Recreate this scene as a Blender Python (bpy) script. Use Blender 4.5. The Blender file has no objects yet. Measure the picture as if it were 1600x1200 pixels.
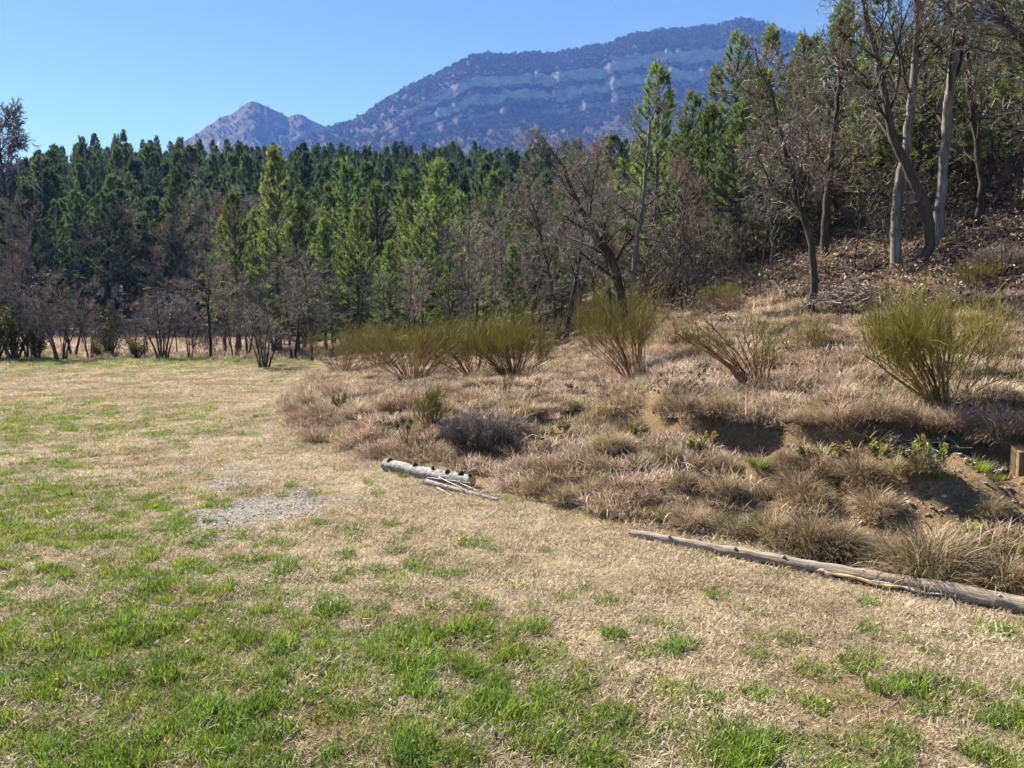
import bpy, math, random
import numpy as np
from math import radians, sin, cos, pi
from mathutils import Vector

# ------------------------------------------------------------------ camera, sky, sun
SC = bpy.context.scene
COL = SC.collection
CAM_H = 1.7
PITCH = radians(4.96)
FPX = 1209.0                                   # focal length in photo pixels (1600 wide)
cam = bpy.data.cameras.new('camera'); cam_o = bpy.data.objects.new('camera', cam); COL.objects.link(cam_o)
cam.sensor_width = 36.0; cam.lens = 36.0 * FPX / 1600.0
cam.clip_start = 0.05; cam.clip_end = 20000
cam_o.location = (0, 0, CAM_H); cam_o.rotation_euler = (pi / 2 - PITCH, 0, 0)
SC.camera = cam_o

SUN_AZ = radians(-46)                          # left of the view direction, in front of the camera
SUN_EL = radians(40)
world = bpy.data.worlds.new('World'); SC.world = world; world.use_nodes = True
wn = world.node_tree.nodes; wl = world.node_tree.links; wn.clear()
sky = wn.new('ShaderNodeTexSky'); sky.sky_type = 'NISHITA'; sky.sun_disc = False
sky.sun_elevation = SUN_EL; sky.sun_rotation = SUN_AZ
sky.altitude = 600; sky.air_density = 0.7; sky.dust_density = 0.0; sky.ozone_density = 6.0
bg = wn.new('ShaderNodeBackground'); bg.inputs['Strength'].default_value = 0.05
wo = wn.new('ShaderNodeOutputWorld')
wl.new(sky.outputs[0], bg.inputs['Color']); wl.new(bg.outputs[0], wo.inputs['Surface'])

sun = bpy.data.lights.new('sun', 'SUN'); sun.energy = 5.0; sun.angle = radians(0.53); sun.color = (1.0, 0.965, 0.945)
sun_o = bpy.data.objects.new('sun', sun); COL.objects.link(sun_o)
sdir = Vector((sin(SUN_AZ) * cos(SUN_EL), cos(SUN_AZ) * cos(SUN_EL), sin(SUN_EL)))
sun_o.rotation_euler = sdir.to_track_quat('Z', 'Y').to_euler()
sun_o.location = sdir * 60

vs = SC.view_settings
vs.view_transform = 'Standard'; vs.look = 'None'; vs.gamma = 1.0; vs.use_curve_mapping = False
vs.exposure = 1.74
SC.cycles.max_bounces = 6; SC.cycles.diffuse_bounces = 3; SC.cycles.transmission_bounces = 4
SC.cycles.volume_bounces = 0; SC.cycles.use_denoising = True
SC.cycles.caustics_reflective = False; SC.cycles.caustics_refractive = False

RNG = np.random.default_rng(11)

# ------------------------------------------------------------------ noise and terrain
def _hash(ix, iy, seed):
    h = (ix.astype(np.int64) * 374761393 + iy.astype(np.int64) * 668265263 + seed * 144665) & 0xffffffff
    h = ((h ^ (h >> 13)) * 1274126177) & 0xffffffff
    return ((h ^ (h >> 16)) & 0xffff) / 65535.0
def vnoise(x, y, seed=0):
    x = np.asarray(x, float); y = np.asarray(y, float)
    ix = np.floor(x); iy = np.floor(y); fx = x - ix; fy = y - iy
    fx = fx * fx * (3 - 2 * fx); fy = fy * fy * (3 - 2 * fy)
    a = _hash(ix, iy, seed); b = _hash(ix + 1, iy, seed); c = _hash(ix, iy + 1, seed); d = _hash(ix + 1, iy + 1, seed)
    return (a * (1 - fx) + b * fx) * (1 - fy) + (c * (1 - fx) + d * fx) * fy
def fbm(x, y, seed=0, oct=4):
    s = 0; a = 0.5; t = 0
    for o in range(oct):
        s = s + a * vnoise(np.asarray(x) * 2 ** o + 17 * o, np.asarray(y) * 2 ** o - 9 * o, seed + o); t += a; a *= 0.5
    return s / t
def sstep(a, b, x):
    t = np.clip((x - a) / (b - a), 0, 1); return t * t * (3 - 2 * t)

TOE = np.array([(-30, 130), (-15, 70), (-9, 40), (-6.6, 26), (-5.3, 20), (-4.4, 14.4), (-3.2, 11.3), (-1.95, 9.5), (-0.3, 8.05),
                (0.15, 7.15), (0.98, 6.28), (2.2, 5.3), (3.05, 4.6), (4.2, 3.5), (6, 1.5), (9, -3), (14, -12), (60, -80), (400, -500)], float)
def toe_dist(x, y):
    x = np.asarray(x, float); y = np.asarray(y, float)
    best = np.full(x.shape, 1e18); sg = np.ones(x.shape)
    for (ax, ay), (bx, by) in zip(TOE[:-1], TOE[1:]):
        dx, dy = bx - ax, by - ay
        t = np.clip(((x - ax) * dx + (y - ay) * dy) / (dx * dx + dy * dy), 0, 1)
        qx, qy = x - ax - t * dx, y - ay - t * dy
        d2 = qx * qx + qy * qy
        c = dx * qy - dy * qx
        m = d2 < best
        best = np.where(m, d2, best); sg = np.where(m, np.sign(c), sg)
    return np.sqrt(best) * sg
def H(x, y):
    x = np.asarray(x, float); y = np.asarray(y, float)
    s = toe_dist(x, y)
    near = np.exp(-np.maximum(np.hypot(x, y) - 14, 0) / 10)
    sw = s + (fbm(x * 0.9, y * 0.9, 3, 3) - 0.5) * 0.42 * sstep(0.3, 1.2, s) * near
    R = np.interp(sw, [0, 0.22, 0.38, 1.0, 1.12, 1.96, 2.0, 2.12, 2.4, 4.4, 7.4, 9.4, 10.4, 24, 60, 200, 600, 900],
                  [0, .03, .17, .20, .37, .41, .44, .78, .82, .89, 1.43, 2.0, 2.4, 8.0, 23, 62, 110, 115])
    L = np.interp(sw, [0, 0.35, 0.8, 2.8, 5, 6.5, 9, 11.5, 20, 40, 80, 200, 600, 900],
                  [0, .13, .23, .39, .48, .53, .95, 1.6, 2.9, 4.5, 11, 32, 60, 62])
    a = np.where(y > 1, x / np.maximum(y, 1), np.where(x > 0, 2.0, 0))
    w = sstep(0.03, 0.27, a)
    b = L * (1 - w) + R * w
    b = np.where(s > 0, b, 0)
    yy = y + 10 * (fbm(x * 0.02 + 5, y * 0.0 + 2, 8, 2) - 0.5)
    F = np.interp(yy, [0, 60, 70, 82, 120, 165, 250, 400, 800, 1500, 6000], [0, 0, 1.0, 4.0, 15, 26.5, 36, 48, 75, 90, 60])
    F = F + 6 * (fbm(x * 0.03, y * 0.03, 21, 3) - 0.5) * sstep(70, 130, y)
    h = np.maximum(b, F)
    ib = sstep(0.05, 0.8, s)
    h = h + (fbm(x * 2.2, y * 2.2, 5, 3) - 0.5) * 0.52 * ib * near + (fbm(x * 0.7, y * 0.7, 6, 2) - 0.5) * 0.16 * ib
    h = h + (fbm(x * 0.25, y * 0.25, 7, 3) - 0.5) * 0.10 * (1 - ib) * sstep(3, 9, np.hypot(x, y)) + (fbm(x * 3, y * 3, 9, 2) - 0.5) * 0.02 * (1 - ib)
    return h
def Hs(x, y): return float(H(np.array([x]), np.array([y]))[0])

cp, sp = cos(PITCH), sin(PITCH)
def pix_dir(px, py):
    u = (px - 800) / FPX; v = (600 - py) / FPX
    return np.array([u, cp + v * sp, -sp + v * cp])
def at(px, py, dmax=400):
    """point of the ground under a photo pixel, by marching the sight line over the terrain"""
    d = pix_dir(px, py); d = d / np.linalg.norm(d)
    t = np.concatenate([np.arange(1, 40, 0.02), np.arange(40, dmax, 0.25)])
    P = np.array([0, 0, CAM_H])[None] + t[:, None] * d[None]
    below = P[:, 2] < H(P[:, 0], P[:, 1])
    i = int(np.argmax(below)) if below.any() else len(t) - 1
    return P[i, 0], P[i, 1], Hs(P[i, 0], P[i, 1])
def on_col(px, y):
    """ground point in the vertical plane of photo column px at forward distance y"""
    x = (px - 800) / FPX * (y * cp + 0.0) / 1.0
    return x, y, Hs(x, y)
def z_at(py, y):
    d = pix_dir(800, py); return CAM_H + d[2] / d[1] * y
def to_pix(x, y, z):
    z = z - CAM_H
    f = y * cp - z * sp; v = y * sp + z * cp
    f = np.maximum(f, 0.01)
    return 800 + FPX * x / f, 600 - FPX * v / f

# ------------------------------------------------------------------ mesh helpers
class Geo:
    def __init__(s): s.v = []; s.q = []; s.t = []; s.qm = []; s.tm = []; s.tone = []; s.n = 0
    def add(s, v, q=None, t=None, tone=0.5, m=0):
        v = np.asarray(v, float).reshape(-1, 3); s.v.append(v)
        if q is not None and len(q): s.q.append(np.asarray(q).reshape(-1, 4) + s.n); s.qm.append(np.full(len(s.q[-1]), m))
        if t is not None and len(t): s.t.append(np.asarray(t).reshape(-1, 3) + s.n); s.tm.append(np.full(len(s.t[-1]), m))
        s.tone.append(np.broadcast_to(np.asarray(tone, float), (len(v),)).copy()); s.n += len(v)
    def mesh(s, name, mats, smooth=True):
        me = bpy.data.meshes.new(name)
        v = np.concatenate(s.v); q = np.concatenate(s.q) if s.q else np.zeros((0, 4), int); t = np.concatenate(s.t) if s.t else np.zeros((0, 3), int)
        me.vertices.add(len(v)); me.vertices.foreach_set('co', v.astype(np.float32).ravel())
        nl = q.size + t.size; me.loops.add(nl)
        me.loops.foreach_set('vertex_index', np.concatenate([q.ravel(), t.ravel()]).astype(np.int32))
        me.polygons.add(len(q) + len(t))
        me.polygons.foreach_set('loop_start', np.concatenate([np.arange(len(q)) * 4, q.size + np.arange(len(t)) * 3]).astype(np.int32))
        mi = np.concatenate([np.concatenate(s.qm) if s.qm else np.zeros(0), np.concatenate(s.tm) if s.tm else np.zeros(0)]).astype(np.int32)
        me.polygons.foreach_set('material_index', mi)
        me.polygons.foreach_set('use_smooth', np.full(len(mi), smooth, bool))
        a = me.attributes.new('tone', 'FLOAT', 'POINT'); a.data.foreach_set('value', np.concatenate(s.tone).astype(np.float32))
        for m in (mats if isinstance(mats, (list, tuple)) else [mats]): me.materials.append(m)
        me.update(calc_edges=True); me.validate()
        return me

def nrm(a): return a / np.maximum(np.linalg.norm(a, axis=-1, keepdims=True), 1e-9)
def tubes(g, lines, sides=3, tone=None, m=0, cap=False):
    """lines: list of (pts Nx3, radii N)"""
    by = {}
    for i, (p, r) in enumerate(lines): by.setdefault(len(p), []).append(i)
    for N, ids in by.items():
        P = np.array([lines[i][0] for i in ids], float); Rr = np.array([lines[i][1] for i in ids], float); B = len(ids)
        T = np.empty_like(P); T[:, 1:-1] = P[:, 2:] - P[:, :-2]; T[:, 0] = P[:, 1] - P[:, 0]; T[:, -1] = P[:, -1] - P[:, -2]; T = nrm(T)
        ov = nrm(P[:, -1] - P[:, 0]); ref = np.where(np.abs(ov[:, 2:3]) > 0.8, np.array([[1.0, 0.13, 0]]), np.array([[0, 0.1, 1.0]]))
        A = nrm(np.cross(T, ref[:, None, :])); Bn = np.cross(T, A)
        an = np.arange(sides) * 2 * pi / sides
        ring = P[:, :, None, :] + Rr[:, :, None, None] * (np.cos(an)[None, None, :, None] * A[:, :, None, :] + np.sin(an)[None, None, :, None] * Bn[:, :, None, :])
        b, n, k = np.meshgrid(np.arange(B), np.arange(N - 1), np.arange(sides), indexing='ij')
        k2 = (k + 1) % sides; base = b * N * sides
        q = np.stack([base + n * sides + k, base + n * sides + k2, base + (n + 1) * sides + k2, base + (n + 1) * sides + k], -1).reshape(-1, 4)
        tn = 0.5 if tone is None else np.repeat(np.array([tone[i] for i in ids]), N * sides)
        tr = None
        v = ring.reshape(-1, 3)
        if cap:
            for e, o in ((0, 1), (N - 1, -1)):
                c0 = np.arange(B) * N * sides + e * sides
                f = [[c0_ + kk, c0_ + (kk + 1) % sides, len(v) + bi] for bi, c0_ in enumerate(c0) for kk in range(sides)]
                v = np.concatenate([v, P[:, e]]); tr = f if tr is None else tr + f
            tn = 0.5 if tone is None else np.concatenate([tn, np.repeat(tn[::N * sides], 1), np.repeat(tn[::N * sides], 1)])
        g.add(v, q, tr, tn, m)
def blades(g, rng, base, az, l0, l1, L, W, nseg=2, tone=0.5, m=0):
    base = np.asarray(base, float); B = len(base)
    az, l0, l1, L, W = [np.broadcast_to(np.asarray(a, float), (B,)) for a in (az, l0, l1, L, W)]
    tone = np.broadcast_to(np.asarray(tone, float), (B,))
    P = [base]
    for i in range(nseg):
        a = l0 + (l1 - l0) * (i + 0.5) / nseg
        P.append(P[-1] + (L / nseg)[:, None] * np.stack([np.sin(a) * np.cos(az), np.sin(a) * np.sin(az), np.cos(a)], -1))
    tw = az + pi / 2 + rng.normal(0, 0.5, B); wv = np.stack([np.cos(tw), np.sin(tw), rng.normal(0, .25, B)], -1) * (W / 2)[:, None]
    V = []
    for i in range(nseg):
        f = 1 - 0.25 * i / nseg; V += [P[i] - wv * f, P[i] + wv * f]
    V.append(P[-1]); V = np.stack(V, 1); K = 2 * nseg + 1
    off = (np.arange(B) * K)[:, None]
    q = np.concatenate([off + np.array([[2 * i, 2 * i + 1, 2 * i + 3, 2 * i + 2]]) for i in range(nseg - 1)]) if nseg > 1 else None
    t = off + np.array([[2 * nseg - 2, 2 * nseg - 1, 2 * nseg]])
    g.add(V.reshape(-1, 3), q, t, np.repeat(tone, K), m)
def slivers(g, rng, p, d, L, W, tone=0.5, m=0):
    """thin triangles from p along d (needles)"""
    p = np.asarray(p, float); d = nrm(np.asarray(d, float)); B = len(p)
    w = nrm(np.cross(d, nrm(rng.normal(size=(B, 3))))) * (np.broadcast_to(W, (B,)) / 2)[:, None]
    tip = p + d * np.broadcast_to(L, (B,))[:, None]
    v = np.stack([p - w, p + w, tip], 1).reshape(-1, 3)
    g.add(v, None, np.arange(B * 3).reshape(-1, 3), np.repeat(np.broadcast_to(tone, (B,)), 3), m)
def leaves(g, rng, c, size, tone, flat=0.5, m=0):
    c = np.asarray(c, float); B = len(c); size = np.broadcast_to(size, (B,))
    n = nrm(rng.normal(size=(B, 3)) * np.array([flat, flat, 1])); a = nrm(np.cross(n, rng.normal(size=(B, 3)))); b = np.cross(n, a)
    s = size[:, None]
    v = np.stack([c - a * s, c - b * s * .45 + n * s * .18, c + a * s, c + b * s * .45 + n * s * .18], 1).reshape(-1, 3)
    o = (np.arange(B) * 4)[:, None]
    g.add(v, None, np.concatenate([o + [[0, 1, 2]], o + [[0, 2, 3]]]), np.repeat(np.broadcast_to(tone, (B,)), 4), m)

# ------------------------------------------------------------------ materials
def new_mat(name):
    m = bpy.data.materials.new(name); m.use_nodes = True; nt = m.node_tree; nt.nodes.clear()
    out = nt.nodes.new('ShaderNodeOutputMaterial'); return m, nt.nodes, nt.links, out
def ramp(N, stops):
    r = N.new('ShaderNodeValToRGB'); e = r.color_ramp.elements
    while len(e) < len(stops): e.new(0.5)
    for i, (p, c) in enumerate(stops): e[i].position = p; e[i].color = (*c, 1)
    return r
def mixc(N, Lk, fac, a, b, mode='MIX'):
    m = N.new('ShaderNodeMix'); m.data_type = 'RGBA'; m.blend_type = mode
    for s, v in ((m.inputs[0], fac), (m.inputs[6], a), (m.inputs[7], b)):
        if hasattr(v, 'is_linked'): Lk.new(v, s)
        else: s.default_value = v if isinstance(v, float) else (*v, 1)
    return m.outputs[2]
def foliage(name, stops, transl=0.35, rough=0.6, spread=0.25, gloss=0.03, hue=0.03, patch=0, tint=None):
    """leaf-like surface: the ramp over the per-leaf tone, varied from plant to plant; light passes through"""
    m, N, Lk, out = new_mat(name)
    at_ = N.new('ShaderNodeAttribute'); at_.attribute_name = 'tone'
    r = ramp(N, stops); Lk.new(at_.outputs['Fac'], r.inputs[0])
    oi = N.new('ShaderNodeObjectInfo'); hs = N.new('ShaderNodeHueSaturation')
    mr = N.new('ShaderNodeMapRange'); mr.inputs[3].default_value = 1 - spread; mr.inputs[4].default_value = 1 + spread
    Lk.new(oi.outputs['Random'], mr.inputs[0]); Lk.new(mr.outputs[0], hs.inputs['Value'])
    wn_ = N.new('ShaderNodeTexWhiteNoise'); wn_.noise_dimensions = '1D'; Lk.new(oi.outputs['Random'], wn_.inputs['W'])
    mr2 = N.new('ShaderNodeMapRange'); mr2.inputs[3].default_value = 0.5 - hue; mr2.inputs[4].default_value = 0.5 + hue
    Lk.new(wn_.outputs['Value'], mr2.inputs[0]); Lk.new(mr2.outputs[0], hs.inputs['Hue'])
    colr = r.outputs[0]
    if patch:                                    # the sward differs from place to place
        ge = N.new('ShaderNodeNewGeometry'); pn = N.new('ShaderNodeTexNoise'); pn.inputs['Scale'].default_value = patch; pn.inputs['Detail'].default_value = 4
        Lk.new(ge.outputs['Position'], pn.inputs['Vector']); pr = N.new('ShaderNodeMapRange'); pr.inputs[1].default_value = .42; pr.inputs[2].default_value = .66; Lk.new(pn.outputs[0], pr.inputs[0])
        colr = mixc(N, Lk, pr.outputs[0], colr, mixc(N, Lk, 1.0, colr, tint, 'MULTIPLY'))
    Lk.new(colr, hs.inputs['Color'])
    d = N.new('ShaderNodeBsdfDiffuse'); t = N.new('ShaderNodeBsdfTranslucent'); mx = N.new('ShaderNodeMixShader'); mx.inputs[0].default_value = transl
    Lk.new(hs.outputs[0], d.inputs[0]); Lk.new(hs.outputs[0], t.inputs[0]); Lk.new(d.outputs[0], mx.inputs[1]); Lk.new(t.outputs[0], mx.inputs[2])
    g = N.new('ShaderNodeBsdfGlossy'); g.inputs['Roughness'].default_value = rough; mg = N.new('ShaderNodeMixShader'); mg.inputs[0].default_value = gloss
    Lk.new(mx.outputs[0], mg.inputs[1]); Lk.new(g.outputs[0], mg.inputs[2]); Lk.new(mg.outputs[0], out.inputs[0])
    return m
def bark(name, stops, scale=14, stretch=(1, 1, .18), bump=0.6, detail=8, turn=0.0):
    m, N, Lk, out = new_mat(name)
    tc = N.new('ShaderNodeTexCoord'); mp = N.new('ShaderNodeMapping'); mp.inputs['Scale'].default_value = stretch
    m0 = N.new('ShaderNodeMapping'); m0.inputs['Rotation'].default_value = (0, 0, turn); Lk.new(tc.outputs['Object'], m0.inputs[0]); Lk.new(m0.outputs[0], mp.inputs[0])
    n = N.new('ShaderNodeTexNoise'); n.inputs['Scale'].default_value = scale; n.inputs['Detail'].default_value = detail; n.inputs['Roughness'].default_value = .7
    Lk.new(mp.outputs[0], n.inputs['Vector'])
    r = ramp(N, stops); Lk.new(n.outputs[0], r.inputs[0])
    oi = N.new('ShaderNodeObjectInfo'); hs = N.new('ShaderNodeHueSaturation'); mr = N.new('ShaderNodeMapRange'); mr.inputs[3].default_value = .75; mr.inputs[4].default_value = 1.25
    Lk.new(oi.outputs['Random'], mr.inputs[0]); Lk.new(mr.outputs[0], hs.inputs['Value']); Lk.new(r.outputs[0], hs.inputs['Color'])
    b = N.new('ShaderNodeBump'); b.inputs['Strength'].default_value = bump; b.inputs['Distance'].default_value = .02; Lk.new(n.outputs[0], b.inputs['Height'])
    p = N.new('ShaderNodeBsdfPrincipled'); p.inputs['Roughness'].default_value = .9; p.inputs['Specular IOR Level'].default_value = .2
    Lk.new(hs.outputs[0], p.inputs['Base Color']); Lk.new(b.outputs[0], p.inputs['Normal']); Lk.new(p.outputs[0], out.inputs[0])
    return m

M = {}
M['straw'] = foliage('straw_blades', [(0, (.18, .128, .083)), (.3, (.42, .335, .235)), (.65, (.57, .475, .355)), (1, (.72, .66, .55))], .42, spread=.25, hue=.015, patch=.9, tint=(.66, .60, .53))
M['green'] = foliage('green_blades', [(0, (.045, .088, .010)), (.4, (.115, .205, .018)), (.75, (.21, .305, .033)), (1, (.40, .38, .12))], .45, spread=.3, hue=.02, patch=1.6, tint=(1.3, 1.05, .9))
M['rough_straw'] = foliage('bank_blades', [(0, (.10, .066, .045)), (.3, (.31, .215, .16)), (.65, (.51, .395, .31)), (1, (.76, .69, .60))], .4, spread=.32, hue=.02, patch=1.1, tint=(.66, .60, .50))
M['tussock'] = foliage('tussock_blades', [(0, (.08, .056, .03)), (.35, (.23, .165, .095)), (.7, (.45, .355, .235)), (.9, (.72, .63, .50)), (1, (.24, .26, .07))], .38, spread=.25, hue=.02)
M['needle'] = foliage('pine_needles', [(0, (.05, .08, .022)), (.5, (.13, .19, .045)), (1, (.28, .33, .10))], .5, spread=.35, gloss=.05, rough=.45, hue=.02)
M['needle_dark'] = foliage('wood_pine_needles', [(0, (.035, .058, .022)), (.5, (.085, .13, .042)), (1, (.17, .22, .075))], .42, spread=.45, gloss=.04, rough=.5, hue=.02)
M['pine_bark'] = bark('pine_bark', [(.3, (.04, .033, .03)), (.55, (.11, .09, .082)), (.75, (.22, .19, .18))], 12)
M['oak_bark'] = bark('oak_bark', [(.3, (.03, .024, .02)), (.6, (.085, .068, .056)), (.8, (.19, .165, .14))], 14)
M['pale_bark'] = bark('pale_trunk_bark', [(.3, (.05, .045, .042)), (.5, (.14, .125, .12)), (.75, (.30, .28, .275))], 16)
M['twig'] = foliage('twig_bark', [(0, (.06, .049, .042)), (.5, (.17, .142, .122)), (1, (.42, .375, .335))], 0.0, spread=.3, hue=.015)
M['red_leaf'] = foliage('withered_leaves', [(0, (.12, .05, .025)), (.5, (.24, .10, .045)), (1, (.36, .19, .09))], .35, spread=.2)
M['litter'] = foliage('leaf_litter', [(0, (.07, .045, .032)), (.5, (.165, .112, .08)), (.85, (.27, .20, .145)), (1, (.42, .36, .30))], .15, spread=.25)
M['broom_stem'] = foliage('broom_stems', [(0, (.10, .055, .025)), (.6, (.23, .13, .055)), (1, (.30, .20, .10))], 0.0, spread=.2)
M['broom_mid'] = foliage('broom_branchlets', [(0, (.17, .10, .03)), (.5, (.27, .17, .055)), (1, (.26, .22, .07))], .1, spread=.18)
M['broom_tip'] = foliage('broom_twigs', [(0, (.14, .14, .026)), (.5, (.27, .25, .05)), (1, (.42, .35, .10))], .15, spread=.2, hue=.012)
M['heather'] = foliage('grey_shrub_twigs', [(0, (.06, .045, .035)), (.5, (.20, .155, .125)), (1, (.38, .335, .31))], .1, spread=.1)
M['dead_wood'] = foliage('dead_twigs', [(0, (.10, .075, .06)), (.5, (.24, .20, .175)), (1, (.42, .38, .35))], 0.0, spread=.2)
M['leafy'] = foliage('spurge_leaves', [(0, (.07, .085, .022)), (.6, (.15, .155, .04)), (1, (.30, .25, .075))], .3, spread=.15)
M['box_leaf'] = foliage('evergreen_shrub_leaves', [(0, (.045, .048, .014)), (.6, (.10, .095, .025)), (1, (.20, .165, .04))], .25, spread=.3)
M['dark_head'] = foliage('withered_heads', [(0, (.035, .027, .022)), (1, (.12, .09, .075))], .1)
M['stone'] = bark('limestone', [(.3, (.25, .225, .195)), (.6, (.42, .39, .35)), (.8, (.58, .55, .51))], 20, (1, 1, 1), .3)
M['cut_wood'] = bark('fresh_cut_wood', [(.3, (.40, .22, .12)), (.6, (.52, .31, .18)), (.8, (.60, .40, .26))], 30, (1, 1, 1), .2)
M['white_bark'] = bark('pale_log_bark', [(.36, (.10, .085, .075)), (.48, (.30, .28, .27)), (.68, (.58, .56, .56))], 20, (1, 1, 1), .7)
M['grey_log'] = bark('weathered_log', [(.3, (.11, .08, .06)), (.5, (.29, .23, .185)), (.75, (.46, .41, .37))], 45, (.06, 1, 1), .8, 8, radians(38.5))
M['knot'] = bark('dark_knots', [(.3, (.015, .013, .012)), (.7, (.05, .045, .04))], 30, (1, 1, 1), .5)
M['peel'] = bark('peeled_wood', [(.3, (.38, .22, .10)), (.6, (.55, .38, .22)), (.8, (.68, .54, .38))], 25, (.15, 1, 1), .3, 8, radians(38.5))
M['stump'] = bark('split_stump_wood', [(.3, (.09, .055, .03)), (.5, (.24, .16, .09)), (.75, (.38, .28, .17))], 40, (1, 1, .06), .8)
M['box_wood'] = bark('nest_box_board', [(.3, (.12, .13, .13)), (.6, (.19, .20, .20)), (.8, (.25, .26, .26))], 20, (1, 1, .2), .2)
M['box_red'] = bark('nest_box_floor_board', [(.3, (.16, .07, .045)), (.7, (.26, .12, .08))], 20, (1, 1, 1), .2)
M['hole_shade'] = bark('nest_box_hole_shade', [(.3, (.01, .01, .01)), (.7, (.02, .02, .02))], 20, (1, 1, 1), .1)
M['mwood'] = foliage('far_bare_wood', [(0, (.03, .023, .022)), (.5, (.062, .047, .045)), (1, (.10, .08, .075))], .0, spread=.35, hue=.03)
M['mgreen'] = foliage('far_evergreens', [(0, (.03, .05, .025)), (1, (.07, .10, .045))], .0, spread=.3)

def ground_material():
    m, N, Lk, out = new_mat('meadow_ground')
    ge = N.new('ShaderNodeNewGeometry')
    def noise(scale, det=6, rough=.65, seed=0):
        n = N.new('ShaderNodeTexNoise'); n.inputs['Scale'].default_value = scale; n.inputs['Detail'].default_value = det; n.inputs['Roughness'].default_value = rough
        mp = N.new('ShaderNodeMapping'); mp.inputs['Location'].default_value = (seed * 3.1, seed * 1.7, 0); Lk.new(ge.outputs['Position'], mp.inputs[0]); Lk.new(mp.outputs[0], n.inputs['Vector']); return n.outputs[0]
    def attr(nm):
        a = N.new('ShaderNodeAttribute'); a.attribute_name = nm; return a.outputs['Fac']
    fine = noise(38, 8, .75); mid = noise(5, 5, .6, 2)
    straw = ramp(N, [(.25, (.15, .105, .068)), (.45, (.38, .295, .195)), (.62, (.50, .415, .285)), (.8, (.60, .54, .42))]); Lk.new(fine, straw.inputs[0])
    soilr = ramp(N, [(.25, (.09, .058, .036)), (.5, (.25, .17, .10)), (.75, (.42, .32, .21))]); Lk.new(fine, soilr.inputs[0])
    grn = ramp(N, [(.3, (.06, .07, .02)), (.55, (.17, .18, .06)), (.8, (.35, .30, .15))]); Lk.new(fine, grn.inputs[0])
    bnk = ramp(N, [(.25, (.07, .045, .027)), (.5, (.20, .135, .085)), (.75, (.36, .27, .18))]); Lk.new(fine, bnk.inputs[0])  # bank ground darkened: shadow within the thatch is put into the colour
    lit = ramp(N, [(.25, (.05, .033, .023)), (.5, (.14, .095, .066)), (.75, (.26, .19, .14))]); Lk.new(fine, lit.inputs[0])
    grv = ramp(N, [(.25, (.14, .125, .11)), (.5, (.30, .28, .26)), (.75, (.46, .44, .43))]); Lk.new(noise(70, 4, .6, 5), grv.inputs[0])
    c = mixc(N, Lk, attr('green'), straw.outputs[0], grn.outputs[0])
    c = mixc(N, Lk, attr('bank'), c, bnk.outputs[0])
    c = mixc(N, Lk, attr('litter'), c, lit.outputs[0])
    c = mixc(N, Lk, attr('soil'), c, soilr.outputs[0])
    c = mixc(N, Lk, attr('gravel'), c, grv.outputs[0])
    mr = N.new('ShaderNodeMapRange'); mr.inputs[1].default_value = .3; mr.inputs[2].default_value = .7; mr.inputs[3].default_value = .8; mr.inputs[4].default_value = 1.15; Lk.new(mid, mr.inputs[0])
    hs = N.new('ShaderNodeHueSaturation'); Lk.new(mr.outputs[0], hs.inputs['Value']); Lk.new(c, hs.inputs['Color'])
    b = N.new('ShaderNodeBump'); b.inputs['Strength'].default_value = 1.0; b.inputs['Distance'].default_value = .05; Lk.new(fine, b.inputs['Height'])
    p = N.new('ShaderNodeBsdfPrincipled'); p.inputs['Roughness'].default_value = .95; p.inputs['Specular IOR Level'].default_value = .1
    Lk.new(hs.outputs[0], p.inputs['Base Color']); Lk.new(b.outputs[0], p.inputs['Normal']); Lk.new(p.outputs[0], out.inputs[0])
    return m
def mountain_material():
    m, N, Lk, out = new_mat('limestone_mountain')
    ge = N.new('ShaderNodeNewGeometry'); sx = N.new('ShaderNodeSeparateXYZ'); Lk.new(ge.outputs['Normal'], sx.inputs[0])
    def noise(scale, det, stretch=(1, 1, 1)):
        n = N.new('ShaderNodeTexNoise'); n.inputs['Scale'].default_value = scale; n.inputs['Detail'].default_value = det; n.inputs['Roughness'].default_value = .65
        mp = N.new('ShaderNodeMapping'); mp.inputs['Scale'].default_value = stretch; Lk.new(ge.outputs['Position'], mp.inputs[0]); Lk.new(mp.outputs[0], n.inputs['Vector']); return n.outputs[0]
    n1 = noise(.03, 8); n2 = noise(.05, 9, (.9, .9, 1.6)); n3 = noise(.012, 5)
    rock = ramp(N, [(.3, (.10, .097, .092)), (.5, (.24, .23, .215)), (.7, (.37, .36, .335))]); Lk.new(n2, rock.inputs[0])
    wood = ramp(N, [(.3, (.022, .018, .016)), (.55, (.045, .036, .032)), (.75, (.068, .056, .048))]); Lk.new(n1, wood.inputs[0])  # slopes coloured dark so the sunlit face looks shaded
    ad = N.new('ShaderNodeMath'); ad.operation = 'MULTIPLY_ADD'; ad.inputs[1].default_value = .5; Lk.new(n1, ad.inputs[0]); Lk.new(sx.outputs['Z'], ad.inputs[2])
    mr = N.new('ShaderNodeMapRange'); mr.inputs[1].default_value = .86; mr.inputs[2].default_value = .72; Lk.new(ad.outputs[0], mr.inputs[0])
    c = mixc(N, Lk, mr.outputs[0], wood.outputs[0], rock.outputs[0])
    b = N.new('ShaderNodeBump'); b.inputs['Strength'].default_value = 1; b.inputs['Distance'].default_value = 8; Lk.new(n1, b.inputs['Height'])
    p = N.new('ShaderNodeBsdfPrincipled'); p.inputs['Roughness'].default_value = .95; p.inputs['Specular IOR Level'].default_value = .05
    Lk.new(c, p.inputs['Base Color']); Lk.new(b.outputs[0], p.inputs['Normal']); Lk.new(p.outputs[0], out.inputs[0])
    return m
M['ground'] = ground_material(); M['mountain'] = mountain_material()

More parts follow.
